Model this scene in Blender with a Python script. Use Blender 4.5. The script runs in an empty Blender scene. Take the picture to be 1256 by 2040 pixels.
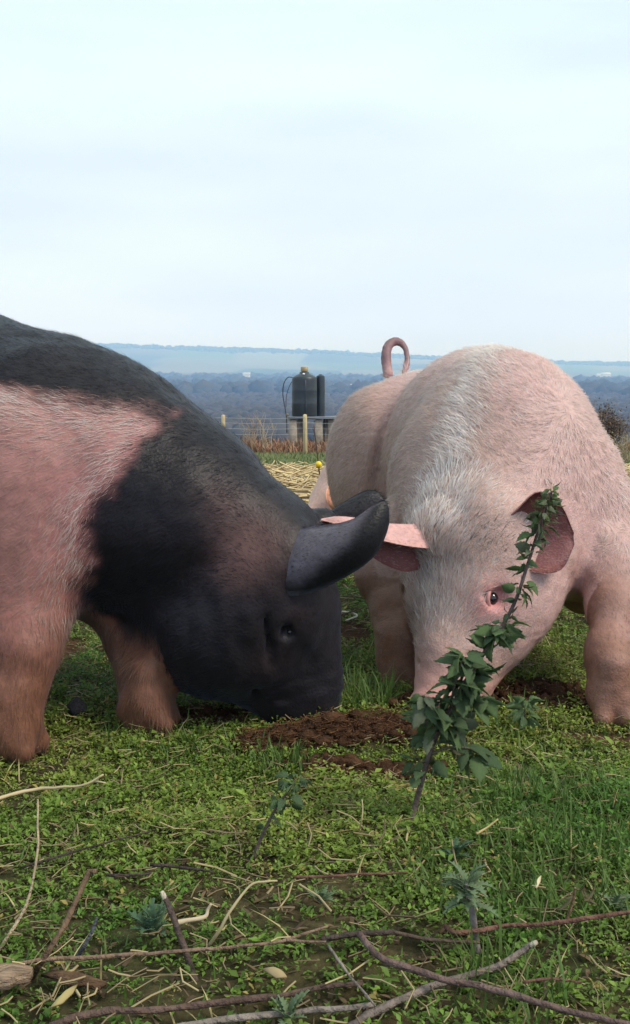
import bpy, math
import numpy as np
from mathutils import Vector

# ------------------------------------------------------------------ camera, sky, sun, exposure
scene = bpy.context.scene
C = scene.collection
CAM_Z, PITCH, F = 0.58, math.radians(6.28), 2000.0      # F in pixels of the 1256 x 2040 frame
cd = bpy.data.cameras.new('camera'); cam = bpy.data.objects.new('camera', cd); C.objects.link(cam)
cam.location = (0, 0, CAM_Z); cam.rotation_euler = (math.pi/2 - PITCH, 0, 0)
cd.sensor_fit = 'VERTICAL'; cd.sensor_height = 36.0; cd.lens = 36.0*F/2040.0
cd.clip_start = 0.02; cd.clip_end = 30000
scene.camera = cam

SUN_EL, SUN_AZ = math.radians(48), math.radians(115)     # azimuth from +Y (view direction) towards +X
world = bpy.data.worlds.new('World'); scene.world = world; world.use_nodes = True
wn, wl = world.node_tree.nodes, world.node_tree.links
for n in list(wn): wn.remove(n)
wo = wn.new('ShaderNodeOutputWorld')
sky = wn.new('ShaderNodeTexSky'); sky.sky_type = 'NISHITA'; sky.sun_disc = False
sky.sun_elevation = SUN_EL; sky.sun_rotation = SUN_AZ; sky.dust_density = 2.0
bg_sky = wn.new('ShaderNodeBackground'); bg_sky.inputs['Strength'].default_value = 0.12
wl.new(sky.outputs[0], bg_sky.inputs['Color'])
tc = wn.new('ShaderNodeTexCoord'); sep = wn.new('ShaderNodeSeparateXYZ')
wl.new(tc.outputs['Generated'], sep.inputs[0])
ramp = wn.new('ShaderNodeValToRGB')                      # thin bright overcast: lavender haze low, cool white above
ramp.color_ramp.elements[0].position = 0.0; ramp.color_ramp.elements[0].color = (.62, .77, 1.55, 1)
ramp.color_ramp.elements[1].position = 0.45; ramp.color_ramp.elements[1].color = (.66, .82, .84, 1)
e = ramp.color_ramp.elements.new(0.09); e.color = (.64, .745, 1.06, 1)
e = ramp.color_ramp.elements.new(0.22); e.color = (.67, .775, .89, 1)
wl.new(sep.outputs['Z'], ramp.inputs['Fac'])
mp = wn.new('ShaderNodeMapping'); mp.inputs['Scale'].default_value = (1.2, 1.2, 6.0)
wl.new(tc.outputs['Generated'], mp.inputs['Vector'])
nz = wn.new('ShaderNodeTexNoise'); nz.inputs['Scale'].default_value = 1.6; nz.inputs['Detail'].default_value = 5
wl.new(mp.outputs[0], nz.inputs['Vector'])
cr = wn.new('ShaderNodeMapRange'); cr.inputs['From Min'].default_value = 0.36; cr.inputs['From Max'].default_value = 0.66
cr.inputs['To Min'].default_value = 0.90; cr.inputs['To Max'].default_value = 1.07
wl.new(nz.outputs['Fac'], cr.inputs['Value'])
bg_cl = wn.new('ShaderNodeBackground')
wl.new(ramp.outputs[0], bg_cl.inputs['Color']); wl.new(cr.outputs[0], bg_cl.inputs['Strength'])
mx = wn.new('ShaderNodeMixShader'); mx.inputs[0].default_value = 0.9
wl.new(bg_sky.outputs[0], mx.inputs[1]); wl.new(bg_cl.outputs[0], mx.inputs[2]); wl.new(mx.outputs[0], wo.inputs['Surface'])

sd = bpy.data.lights.new('sun', 'SUN'); sun = bpy.data.objects.new('sun', sd); C.objects.link(sun)
sd.energy = 2.5; sd.angle = math.radians(20); sd.color = (1.0, 0.95, 0.89)
sv = Vector((math.sin(SUN_AZ)*math.cos(SUN_EL), math.cos(SUN_AZ)*math.cos(SUN_EL), math.sin(SUN_EL)))
sun.rotation_euler = sv.to_track_quat('Z', 'Y').to_euler()
sun.location = (5, -5, 8)
scene.view_settings.view_transform = 'Standard'; scene.view_settings.look = 'None'
scene.view_settings.exposure = 0.47; scene.view_settings.gamma = 1.0; scene.view_settings.use_curve_mapping = False
scene.cycles.use_denoising = True
scene.cycles.max_bounces = 7; scene.cycles.volume_bounces = 2; scene.cycles.transparent_max_bounces = 6

# ------------------------------------------------------------------ helpers
rng = np.random.default_rng(7)
cp, sp = math.cos(PITCH), math.sin(PITCH)
def ray(px, py):
    x, y = (px-628)/F, -(py-1020)/F
    return np.array([x, cp + y*sp, -sp + y*cp])
def P(px, py, Y):                                       # the point of the place seen at that bearing, Y metres ahead
    d = ray(px, py); return np.array([0, 0, CAM_Z]) + d*(Y/d[1])
def nrm(v):
    v = np.asarray(v, float); return v/max(np.linalg.norm(v), 1e-9)
def sstep(a, b, x):
    t = np.clip((x-a)/(b-a), 0, 1); return t*t*(3-2*t)
def hash3(i, j, k, seed):
    h = (i.astype(np.uint32)*np.uint32(374761393) + j.astype(np.uint32)*np.uint32(668265263)
         + k.astype(np.uint32)*np.uint32(2147483647) + np.uint32(seed)*np.uint32(1274126177))
    h = (h ^ (h >> np.uint32(13)))*np.uint32(1274126177); h = h ^ (h >> np.uint32(16))
    h = h*np.uint32(2246822519); h = h ^ (h >> np.uint32(15))
    return (h & np.uint32(0xffffff)).astype(np.float64)/float(0xffffff)
def vnoise(p, scale=1.0, seed=0):                       # value noise in -1..1
    p = np.asarray(p, float)*scale
    i = np.floor(p).astype(np.int64); f = p-i; f = f*f*(3-2*f)
    r = 0
    for dx in (0, 1):
        for dy in (0, 1):
            for dz in (0, 1):
                w = (f[:, 0] if dx else 1-f[:, 0])*(f[:, 1] if dy else 1-f[:, 1])*(f[:, 2] if dz else 1-f[:, 2])
                r = r + w*hash3(i[:, 0]+dx, i[:, 1]+dy, i[:, 2]+dz, seed)
    return r*2-1
def fbm(p, scale=1.0, seed=0, octv=3):
    r, a = 0, 1.0
    for o in range(octv):
        r = r + a*vnoise(p, scale*2**o, seed+o*17); a *= 0.5
    return r

def mesh_np(name, V, F4=None, F3=None, col=None, smooth=True):
    me = bpy.data.meshes.new(name)
    V = np.asarray(V, np.float32)
    loops, starts, n = [], [], 0
    if F4 is not None and len(F4):
        F4 = np.asarray(F4, np.int32); loops.append(F4.ravel()); starts.append(np.arange(len(F4))*4); n = len(F4)*4
    if F3 is not None and len(F3):
        F3 = np.asarray(F3, np.int32); loops.append(F3.ravel()); starts.append(n+np.arange(len(F3))*3)
    loops = np.concatenate(loops).astype(np.int32); starts = np.concatenate(starts).astype(np.int32)
    me.vertices.add(len(V)); me.vertices.foreach_set('co', V.ravel())
    me.loops.add(len(loops)); me.loops.foreach_set('vertex_index', loops)
    me.polygons.add(len(starts)); me.polygons.foreach_set('loop_start', starts)
    me.update(calc_edges=True); me.validate()
    if smooth: me.polygons.foreach_set('use_smooth', np.ones(len(me.polygons), bool))
    if col is not None:
        a = me.color_attributes.new('Col', 'FLOAT_COLOR', 'POINT')
        c = np.ones((len(V), 4), np.float32); c[:, :3] = col
        a.data.foreach_set('color', c.ravel())
    return me

class MB:                                               # collects vertices and faces
    def __init__(s): s.V, s.F4, s.F3, s.Cc, s.n = [], [], [], [], 0
    def add(s, V, F4=None, F3=None, col=(1, 1, 1)):
        V = np.asarray(V, float)
        s.V.append(V)
        if F4 is not None and len(F4): s.F4.append(np.asarray(F4)+s.n)
        if F3 is not None and len(F3): s.F3.append(np.asarray(F3)+s.n)
        c = np.empty((len(V), 3)); c[:] = col; s.Cc.append(c); s.n += len(V)
    def mesh(s, name, smooth=True):
        return mesh_np(name, np.concatenate(s.V), np.concatenate(s.F4) if s.F4 else None,
                       np.concatenate(s.F3) if s.F3 else None, np.concatenate(s.Cc), smooth)
    def tube(s, pts, rad, seg=8, col=(1, 1, 1), cap=True, jitter=0.0, sub=1):
        pts = np.asarray(pts, float); rad = np.broadcast_to(np.asarray(rad, float), (len(pts),)).copy()
        if sub > 1: pts, rad = spline(pts, sub), np.interp(np.linspace(0, len(rad)-1, (len(rad)-1)*sub+1), np.arange(len(rad)), rad)
        N = len(pts); T = np.gradient(pts, axis=0); T /= np.maximum(np.linalg.norm(T, axis=1, keepdims=True), 1e-9)
        ref = np.array([0, 0, 1.0]) if abs(T[0][2]) < 0.9 else np.array([1.0, 0, 0])
        U = nrm(np.cross(T[0], ref)); Vs = []
        for i in range(N):
            U = nrm(U-T[i]*np.dot(U, T[i])); W = np.cross(T[i], U)
            a = np.arange(seg)*2*math.pi/seg
            r = rad[i]*(1+jitter*rng.uniform(-1, 1, seg))
            Vs.append(pts[i]+np.outer(np.cos(a)*r, U)+np.outer(np.sin(a)*r, W))
        V = np.concatenate(Vs); a = np.arange(seg); b = (a+1) % seg
        F4 = np.concatenate([np.stack([i*seg+a, i*seg+b, (i+1)*seg+b, (i+1)*seg+a], 1) for i in range(N-1)])
        F3 = []
        if cap:
            V = np.concatenate([V, pts[:1]-T[:1]*rad[0]*.3, pts[-1:]+T[-1:]*rad[-1]*.3])
            F3 = np.concatenate([np.stack([b, a, np.full(seg, N*seg)], 1),
                                 np.stack([(N-1)*seg+a, (N-1)*seg+b, np.full(seg, N*seg+1)], 1)])
        s.add(V, F4, F3, col); return s
    def box(s, c, half, col=(1, 1, 1), rot=0.0, bev=0.0, top=1.0):
        c = np.asarray(c, float); hx, hy, hz = half
        b = min(bev, hx*.5, hy*.5, hz*.5)
        V = []
        for zz, k in ((-hz, 0), (-hz+b, 1), (hz-b, 1), (hz, 0)):
            t = 1.0 if zz < 0 else top
            ix, iy = (hx-(b if not k else 0))*t, (hy-(b if not k else 0))*t
            bb = b*t
            V += [(-ix+bb, -iy, zz), (ix-bb, -iy, zz), (ix, -iy+bb, zz), (ix, iy-bb, zz), (ix-bb, iy, zz), (-ix+bb, iy, zz), (-ix, iy-bb, zz), (-ix, -iy+bb, zz)]
        V = np.array(V); ca, sa = math.cos(rot), math.sin(rot)
        V = np.stack([V[:, 0]*ca-V[:, 1]*sa, V[:, 0]*sa+V[:, 1]*ca, V[:, 2]], 1)+c
        a = np.arange(8); b2 = (a+1) % 8
        F4 = np.concatenate([np.stack([i*8+a, i*8+b2, (i+1)*8+b2, (i+1)*8+a], 1) for i in range(3)])
        F4 = np.concatenate([F4, [[0, 7, 6, 1], [1, 6, 5, 2], [2, 5, 4, 3], [24, 25, 30, 31], [25, 26, 29, 30], [26, 27, 28, 29]]])
        s.add(V, F4, None, col); return s

def spline(pts, sub):
    pts = np.asarray(pts, float); n = len(pts)
    ex = np.concatenate([[2*pts[0]-pts[1]], pts, [2*pts[-1]-pts[-2]]])
    out = []
    for i in range(n-1):
        p0, p1, p2, p3 = ex[i], ex[i+1], ex[i+2], ex[i+3]
        for t in np.arange(sub)/sub:
            out.append(.5*((2*p1)+(-p0+p2)*t+(2*p0-5*p1+4*p2-p3)*t*t+(-p0+3*p1-3*p2+p3)*t**3))
    out.append(pts[-1]); return np.array(out)

def link(name, me, mat, parent=None, label=None, cat=None, group=None, kind=None):
    o = bpy.data.objects.new(name, me); C.objects.link(o)
    if me is not None and mat is not None and not me.materials: me.materials.append(mat)
    if parent is not None:
        o.parent = parent; o.matrix_parent_inverse = parent.matrix_basis.inverted()
    if label: o['label'] = label
    if cat: o['category'] = cat
    if group: o['group'] = group
    if kind: o['kind'] = kind
    return o
def thing(name, label, cat, loc, group=None):
    o = bpy.data.objects.new(name, None); C.objects.link(o); o.location = loc; o.empty_display_size = .1
    o['label'] = label; o['category'] = cat
    if group: o['group'] = group
    return o

def mat(name, color=None, rough=0.6, spec=0.3, noise=None, amount=0.25, bump=0.0, bscale=60, sheen=0.0, sheen_col=(1, 1, 1),
        trans=0.0, attr=True, stretch=(1, 1, 1), sss=0.0):
    m = bpy.data.materials.new(name); m.use_nodes = True
    nt = m.node_tree; b = nt.nodes['Principled BSDF']
    b.inputs['Roughness'].default_value = rough; b.inputs['Specular IOR Level'].default_value = spec
    if sheen: b.inputs['Sheen Weight'].default_value = sheen; b.inputs['Sheen Tint'].default_value = (*sheen_col, 1); b.inputs['Sheen Roughness'].default_value = .45
    if sss:
        b.inputs['Subsurface Weight'].default_value = sss; b.inputs['Subsurface Radius'].default_value = (.01, .004, .003); b.inputs['Subsurface Scale'].default_value = .6
    if color is None:
        s = nt.nodes.new('ShaderNodeVertexColor'); s.layer_name = 'Col'; src = s.outputs[0]
    else:
        s = nt.nodes.new('ShaderNodeRGB'); s.outputs[0].default_value = (*color, 1); src = s.outputs[0]
    tcn = nt.nodes.new('ShaderNodeTexCoord'); mpn = nt.nodes.new('ShaderNodeMapping'); mpn.inputs['Scale'].default_value = stretch
    nt.links.new(tcn.outputs['Object'], mpn.inputs['Vector'])
    if noise:
        n1 = nt.nodes.new('ShaderNodeTexNoise'); n1.inputs['Scale'].default_value = noise; n1.inputs['Detail'].default_value = 6
        nt.links.new(mpn.outputs[0], n1.inputs['Vector'])
        mr = nt.nodes.new('ShaderNodeMapRange'); mr.inputs['From Min'].default_value = .3; mr.inputs['From Max'].default_value = .7
        mr.inputs['To Min'].default_value = 1-amount; mr.inputs['To Max'].default_value = 1+amount
        nt.links.new(n1.outputs['Fac'], mr.inputs['Value'])
        mm = nt.nodes.new('ShaderNodeVectorMath'); mm.operation = 'SCALE'
        nt.links.new(src, mm.inputs[0]); nt.links.new(mr.outputs[0], mm.inputs['Scale']); src = mm.outputs[0]
    nt.links.new(src, b.inputs['Base Color'])
    if bump:
        n2 = nt.nodes.new('ShaderNodeTexNoise'); n2.inputs['Scale'].default_value = bscale; n2.inputs['Detail'].default_value = 5
        nt.links.new(mpn.outputs[0], n2.inputs['Vector'])
        bp = nt.nodes.new('ShaderNodeBump'); bp.inputs['Strength'].default_value = bump; bp.inputs['Distance'].default_value = .01
        nt.links.new(n2.outputs['Fac'], bp.inputs['Height']); nt.links.new(bp.outputs[0], b.inputs['Normal'])
    if trans:                                           # thin leaves let some light through
        tr = nt.nodes.new('ShaderNodeBsdfTranslucent'); nt.links.new(src, tr.inputs['Color'])
        ms = nt.nodes.new('ShaderNodeMixShader'); ms.inputs[0].default_value = trans
        out = nt.nodes['Material Output']
        nt.links.new(b.outputs[0], ms.inputs[1]); nt.links.new(tr.outputs[0], ms.inputs[2]); nt.links.new(ms.outputs[0], out.inputs['Surface'])
    return m

# ------------------------------------------------------------------ the ground and the far hillside
def ground_z(x, y, detail=True):
    x, y = np.broadcast_arrays(np.asarray(x, float), np.asarray(y, float))
    shp = x.shape; x, y = x.ravel(), y.ravel()
    yy = np.abs(y)
    prof_y = [0, 3.5, 8, 16, 26, 34, 44, 80, 200, 420, 700, 1000, 1500, 2200, 3000, 3600, 4100, 4330, 9000]
    prof_z = [0, 0, -.10, -.36, -.76, -.98, -1.6, -6, -14, -14, -6, 2.5, 17, 46, 98, 150, 200, 170, 100]
    z = np.interp(yy, prof_y, prof_z)
    far = sstep(900, 3500, yy)
    bear = x/np.maximum(yy, 1)
    z = z*(1-far*(np.interp(bear, [-.35, -.22, 0, .25, .33], [-.10, -.08, .03, .22, .27])))
    p = np.stack([x, y, 0*x], 1)
    z = z+far*9*fbm(p, 1/700., 5, 3)*(1-.3*far)
    mid = sstep(60, 200, yy)
    z = z+mid*1.5*vnoise(p, 1/90., 8)
    if detail:
        near = 1-sstep(20, 60, yy)
        z = z+near*(0.016*vnoise(p, 2.6, 11)+0.008*vnoise(p, 7, 12)+0.004*vnoise(p, 19, 13))*sstep(-.5, .6, yy)
        z = z+near*soil_bump(x, y)
    return z.reshape(shp)
def G0(px, py, h=0.0):
    d = ray(px, py); t = (CAM_Z-h)/-d[2]; return np.array([0, 0, CAM_Z])+d*t
# patches of earth turned over by the snouts: centre, radii, mound height
SOIL = []
for (px, py, rx, ry, hh) in ((600, 1478, .115, .045, .020), (745, 1464, .11, .05, .020), (1065, 1398, .13, .11, -.012), (690, 1520, .16, .03, .004), (400, 1425, .09, .05, -.01),
                             (840, 1420, .06, .05, .02), (1200, 1470, .08, .03, .0), (130, 1290, .05, .12, .0), (700, 1265, .05, .12, .0)):
    g = G0(px, py); SOIL.append((g[0], g[1], rx, ry, hh))
def soil_mask(x, y, hw=None):
    m = np.zeros_like(x)
    for cx, cy, rx, ry, hh in SOIL:
        d = np.sqrt(((x-cx)/rx)**2+((y-cy)/ry)**2); m = np.maximum(m, 1-sstep(.75, 1.25, d))
    return m
def soil_bump(x, y):
    z = np.zeros_like(x)
    for cx, cy, rx, ry, hh in SOIL:
        d = ((x-cx)/rx)**2+((y-cy)/ry)**2; z = z+hh*np.exp(-d*1.2)*(1+.45*vnoise(np.stack([x, y, 0*x], 1), 38, 19)+.3*vnoise(np.stack([x, y, 0*x], 1), 90, 20))
    return z
def gz(x, y): return float(ground_z(np.array([x]), np.array([y]))[0])
def G(px, py, h=0.0):                                   # where that bearing meets the ground (or h above it)
    g = G0(px, py, h)
    for _ in range(4): g = G0(px, py, h+gz(g[0], g[1]))
    return g

def axis(dense_a, dense_b, step, grow, lim_lo, lim_hi):
    c = list(np.arange(dense_a, dense_b+1e-9, step))
    s, v = step, c[-1]
    while v < lim_hi: s *= grow; v += s; c.append(v)
    s, v, lo = step, c[0], []
    while v > lim_lo: s *= grow; v -= s; lo.append(v)
    return np.array(lo[::-1]+c)
gx = axis(-.95, 1.0, .014, 1.09, -4200, 4200); gy = axis(.75, 3.2, .014, 1.035, -60, 4350)
GX, GY = np.meshgrid(gx, gy)
GZ = ground_z(GX, GY)
V = np.stack([GX, GY, GZ], -1).reshape(-1, 3)
nx, ny = len(gx), len(gy)
ii = (np.arange(ny-1)[:, None]*nx+np.arange(nx-1)[None]).ravel()
F4 = np.stack([ii, ii+1, ii+nx+1, ii+nx], 1)
x, y = V[:, 0], V[:, 1]
p0 = np.stack([x, y, 0*x], 1)
sm = np.clip(soil_mask(x, y)+0, 0, 1)
moss = np.array([.040, .040, .016]); soil = np.array([.055, .026, .014]); litter = np.array([.09, .066, .032])
t = np.clip(.5+.6*fbm(p0, 5, 21), 0, 1)[:, None]
col = moss*(1-t)+litter*.6*t
col = col*(1-sm[:, None])+soil*sm[:, None]
w = (sstep(4.2, 5.5, y)*(1-sstep(11.5, 13.5, y)))[:, None]; col = col*(1-w)+np.array([.15, .105, .055])*w      # trodden straw yard
w = sstep(11.5, 13.5, y)[:, None]; col = col*(1-w)+np.array([.085, .11, .035])*w                              # grass strip at the fence
w = sstep(25, 27, y)[:, None]*(1-sstep(45, 60, y))[:, None]; col = col*(1-w)+np.array([.09, .06, .035])*w
# far fields: strips and woods on the slope, seen through the haze
fq = np.stack([x/260+.3*vnoise(p0, 1/500., 31), np.log(np.maximum(y, 1))*7+.5*vnoise(p0, 1/700., 32), 0*x], 1)
cell = np.floor(fq); hsh = hash3(cell[:, 0].astype(int), cell[:, 1].astype(int), np.zeros(len(x), int), 3)
pal = np.array([[.08, .11, .04], [.13, .12, .07], [.045, .05, .03], [.10, .08, .055], [.05, .07, .03], [.16, .15, .10], [.05, .05, .035]])
fc = pal[(hsh*len(pal)).astype(int) % len(pal)]
w = sstep(60, 200, y)[:, None]; col = col*(1-w)+fc*w
gm = mesh_np('ground', V, F4, None, col)
ground_mat = mat('ground_soil', None, .95, .1, noise=40, amount=.5, bump=.6, bscale=120)
link('ground', gm, ground_mat, kind='structure')

# ------------------------------------------------------------------ pigs: one continuous skin grown from an implicit body
class Body:
    def __init__(s, lo, hi, h):
        s.lo, s.h = np.array(lo, float), h
        s.n = np.ceil((np.array(hi)-s.lo)/h).astype(int)+1
        s.D = np.full(s.n, 1.0, np.float32)
    def _sub(s, lo, hi):
        a = np.clip(np.floor((lo-s.lo)/s.h).astype(int), 0, s.n); b = np.clip(np.ceil((hi-s.lo)/s.h).astype(int)+1, 0, s.n)
        if np.any(b <= a): return None
        g = [(s.lo[i]+s.h*np.arange(a[i], b[i])).astype(np.float32) for i in range(3)]
        return tuple(slice(a[i], b[i]) for i in range(3)), g[0][:, None, None], g[1][None, :, None], g[2][None, None, :]
    def _mix(s, sl, d, k, cut):
        a = s.D[sl]
        if cut: a, d = -a, d
        hh = np.clip(.5+.5*(a-d)/k, 0, 1)
        r = a+(d-a)*hh-k*hh*(1-hh)
        s.D[sl] = -r if cut else r
    def ell(s, c, r, ax=None, k=.05, cut=False):
        c = np.asarray(c, float); r = np.asarray(r, float)
        ax = np.eye(3) if ax is None else np.asarray(ax, float)
        ext = np.sqrt(((ax*r[:, None])**2).sum(0))+k+.06
        q = s._sub(c-ext, c+ext)
        if q is None: return
        sl, X, Y, Z = q
        X, Y, Z = X-c[0], Y-c[1], Z-c[2]
        k0 = k1 = 0
        for i in range(3):
            u = ax[i, 0]*X+ax[i, 1]*Y+ax[i, 2]*Z
            k0 = k0+(u/r[i])**2; k1 = k1+(u/r[i]**2)**2
        k0, k1 = np.sqrt(k0), np.sqrt(k1)
        s._mix(sl, (k0*(k0-1)/np.maximum(k1, 1e-4)).astype(np.float32), k, cut)
    def cone(s, a, b, ra, rb, k=.03, cut=False):
        a, b = np.asarray(a, float), np.asarray(b, float); m = max(ra, rb)+k+.05
        q = s._sub(np.minimum(a, b)-m, np.maximum(a, b)+m)
        if q is None: return
        sl, X, Y, Z = q; ba = b-a
        t = np.clip(((X-a[0])*ba[0]+(Y-a[1])*ba[1]+(Z-a[2])*ba[2])/max(ba@ba, 1e-9), 0, 1)
        d = np.sqrt((X-a[0]-t*ba[0])**2+(Y-a[1]-t*ba[1])**2+(Z-a[2]-t*ba[2])**2)-(ra+(rb-ra)*t)
        s._mix(sl, d.astype(np.float32), k, cut)
    def chain(s, pts, rad, k=.03):
        for i in range(len(pts)-1): s.cone(pts[i], pts[i+1], rad[i], rad[i+1], k)
    def surface(s):
        D = s.D; S = D < 0; n = s.n
        c = np.zeros(n-1, np.int8)
        for dx in (0, 1):
            for dy in (0, 1):
                for dz in (0, 1): c += S[dx:n[0]-1+dx, dy:n[1]-1+dy, dz:n[2]-1+dz]
        act = np.argwhere((c > 0) & (c < 8)); idx = -np.ones(n-1, np.int64); idx[tuple(act.T)] = np.arange(len(act))
        acc = np.zeros((len(act), 3)); cnt = np.zeros(len(act))
        cor = [(i, j, k) for i in (0, 1) for j in (0, 1) for k in (0, 1)]
        for a in cor:
            for ax in range(3):
                if a[ax]: continue
                b = list(a); b[ax] = 1
                va = D[tuple((act+a).T)]; vb = D[tuple((act+b).T)]
                m = (va < 0) != (vb < 0)
                t = np.where(m, va/np.where(m, va-vb, 1), 0)
                pt = np.array(a, float)[None]+t[:, None]*(np.array(b)-np.array(a))[None]
                acc += pt*m[:, None]; cnt += m
        V = s.lo+(act+acc/cnt[:, None])*s.h
        F4 = []
        for ax in range(3):
            u, v = (ax+1) % 3, (ax+2) % 3
            sh = [slice(0, n[0]), slice(0, n[1]), slice(0, n[2])]
            A, B = list(sh), list(sh); A[ax] = slice(0, n[ax]-1); B[ax] = slice(1, n[ax])
            e = np.argwhere(S[tuple(A)] != S[tuple(B)])
            e = e[(e[:, u] > 0) & (e[:, v] > 0) & (e[:, u] < n[u]-1) & (e[:, v] < n[v]-1)]
            q = []
            for (du, dv) in ((1, 1), (0, 1), (0, 0), (1, 0)):
                w = e.copy(); w[:, u] -= du; w[:, v] -= dv; q.append(idx[tuple(w.T)])
            q = np.stack(q, 1); flip = ~S[tuple(e.T)]
            q[flip] = q[flip][:, ::-1]; F4.append(q)
        F4 = np.concatenate(F4)
        # relax
        E = np.concatenate([F4[:, [0, 1]], F4[:, [1, 2]], F4[:, [2, 3]], F4[:, [3, 0]]])
        for it in range(4):
            A = np.zeros_like(V); W = np.zeros(len(V))
            for k in range(3):
                A[:, k] = np.bincount(E[:, 0], V[E[:, 1], k], len(V))+np.bincount(E[:, 1], V[E[:, 0], k], len(V))
            W = np.bincount(E[:, 0], minlength=len(V))+np.bincount(E[:, 1], minlength=len(V))
            f = .5 if it % 2 == 0 else -.48
            V = V+f*(A/W[:, None]-V)
        return V, F4

def vnormals(V, F4):
    a, b, c, d = (V[F4[:, i]] for i in range(4)); fn = np.cross(c-a, d-b)
    N = np.zeros_like(V)
    for i in range(4):
        for k in range(3): N[:, k] += np.bincount(F4[:, i], fn[:, k], len(V))
    return N/np.maximum(np.linalg.norm(N, axis=1, keepdims=True), 1e-12), np.linalg.norm(fn, axis=1)*.5

def ear_shell(up, lo, cup, cdir, thick=.007, nu=22, nv=12, bow=1.0):
    up, lo = spline(up, 6), spline(lo, 6)
    ti = np.linspace(0, len(up)-1, nu); k = np.arange(len(up))
    U = np.stack([np.interp(ti, k, up[:, i]) for i in range(3)], 1); L = np.stack([np.interp(ti, k, lo[:, i]) for i in range(3)], 1)
    cd_ = np.interp(np.linspace(0, 1, nu), np.linspace(0, 1, len(cup)), cup)
    v = np.linspace(0, 1, nv)
    S = U[:, None]*(1-v)[None, :, None]+L[:, None]*v[None, :, None]
    S = S+(cd_[:, None]*(4*v*(1-v))[None]**bow)[:, :, None]*nrm(cdir)
    Nn = np.cross(np.gradient(S, axis=0), np.gradient(S, axis=1)); Nn /= np.maximum(np.linalg.norm(Nn, axis=2, keepdims=True), 1e-9)
    edge = np.minimum(1, np.minimum(v, 1-v)*6+.25)[None, :, None]
    tipf = np.minimum(1, (1-np.linspace(0, 1, nu))*8+.25)[:, None, None]
    th = thick*edge*tipf
    A, B = S+Nn*th*.5, S-Nn*th*.5
    n = nu*nv
    V = np.concatenate([A.reshape(-1, 3), B.reshape(-1, 3)])
    i = (np.arange(nu-1)[:, None]*nv+np.arange(nv-1)[None]).ravel()
    q = np.stack([i, i+1, i+nv+1, i+nv], 1)
    F4 = [q[:, ::-1], q+n]
    for c0 in (0, nv-1):
        r = np.arange(nu-1)*nv+c0; s_ = np.stack([r, r+nv, r+nv+n, r+n], 1); F4.append(s_ if c0 == 0 else s_[:, ::-1])
    for r0 in (0, (nu-1)*nv):
        r = r0+np.arange(nv-1); s_ = np.stack([r, r+1, r+1+n, r+n], 1); F4.append(s_[:, ::-1] if r0 == 0 else s_)
    return V, np.concatenate(F4), np.concatenate([np.ones(n), np.zeros(n)])

def hair_mesh(name, Pt, Nn, D, L, Wd, col, lift=.22, curl=.25):
    n = len(Pt)
    D = D-(D*Nn).sum(1, keepdims=True)*Nn; D /= np.maximum(np.linalg.norm(D, axis=1, keepdims=True), 1e-9)
    side0 = np.cross(Nn, D)
    D = D+side0*rng.normal(0, curl, (n, 1)); D /= np.linalg.norm(D, axis=1, keepdims=True)
    lf = (lift*rng.uniform(.3, 1.7, (n, 1)))
    d1 = D+Nn*lf*1.6; d1 /= np.linalg.norm(d1, axis=1, keepdims=True)
    d2 = D+Nn*lf*.3+side0*rng.normal(0, .12, (n, 1)); d2 /= np.linalg.norm(d2, axis=1, keepdims=True)
    S = np.cross(D, Nn); tw = rng.normal(0, .28, (n, 1)); S = S+Nn*tw; S /= np.linalg.norm(S, axis=1, keepdims=True)
    L = L[:, None]; Wd = Wd[:, None]
    p0 = Pt-Nn*.0015; p1 = p0+d1*L*.5; p2 = p1+d2*L*.5
    V = np.stack([p0-S*Wd*.5, p0+S*Wd*.5, p1-S*Wd*.42, p1+S*Wd*.42, p2], 1).reshape(-1, 3)
    i = np.arange(n)*5
    return mesh_np(name, V, np.stack([i, i+1, i+3, i+2], 1), np.stack([i+2, i+3, i+4], 1), np.repeat(col, 5, axis=0))

def sample_surface(V, F4, n, weight=None):
    N, A = vnormals(V, F4)
    w = A if weight is None else A*weight[F4].mean(1)
    f = rng.choice(len(F4), n, p=w/w.sum())
    b = rng.dirichlet(np.ones(4), n)
    Pt = (V[F4[f]]*b[:, :, None]).sum(1); Nn = (N[F4[f]]*b[:, :, None]).sum(1)
    return Pt, Nn/np.maximum(np.linalg.norm(Nn, axis=1, keepdims=True), 1e-9)

def frame(h, n):                                        # head frame: l (pig's left), n (forehead side), h (towards snout)
    h = nrm(h); n = nrm(np.asarray(n, float)-h*np.dot(h, n)); return np.array([nrm(np.cross(n, h)), n, h])

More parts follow.
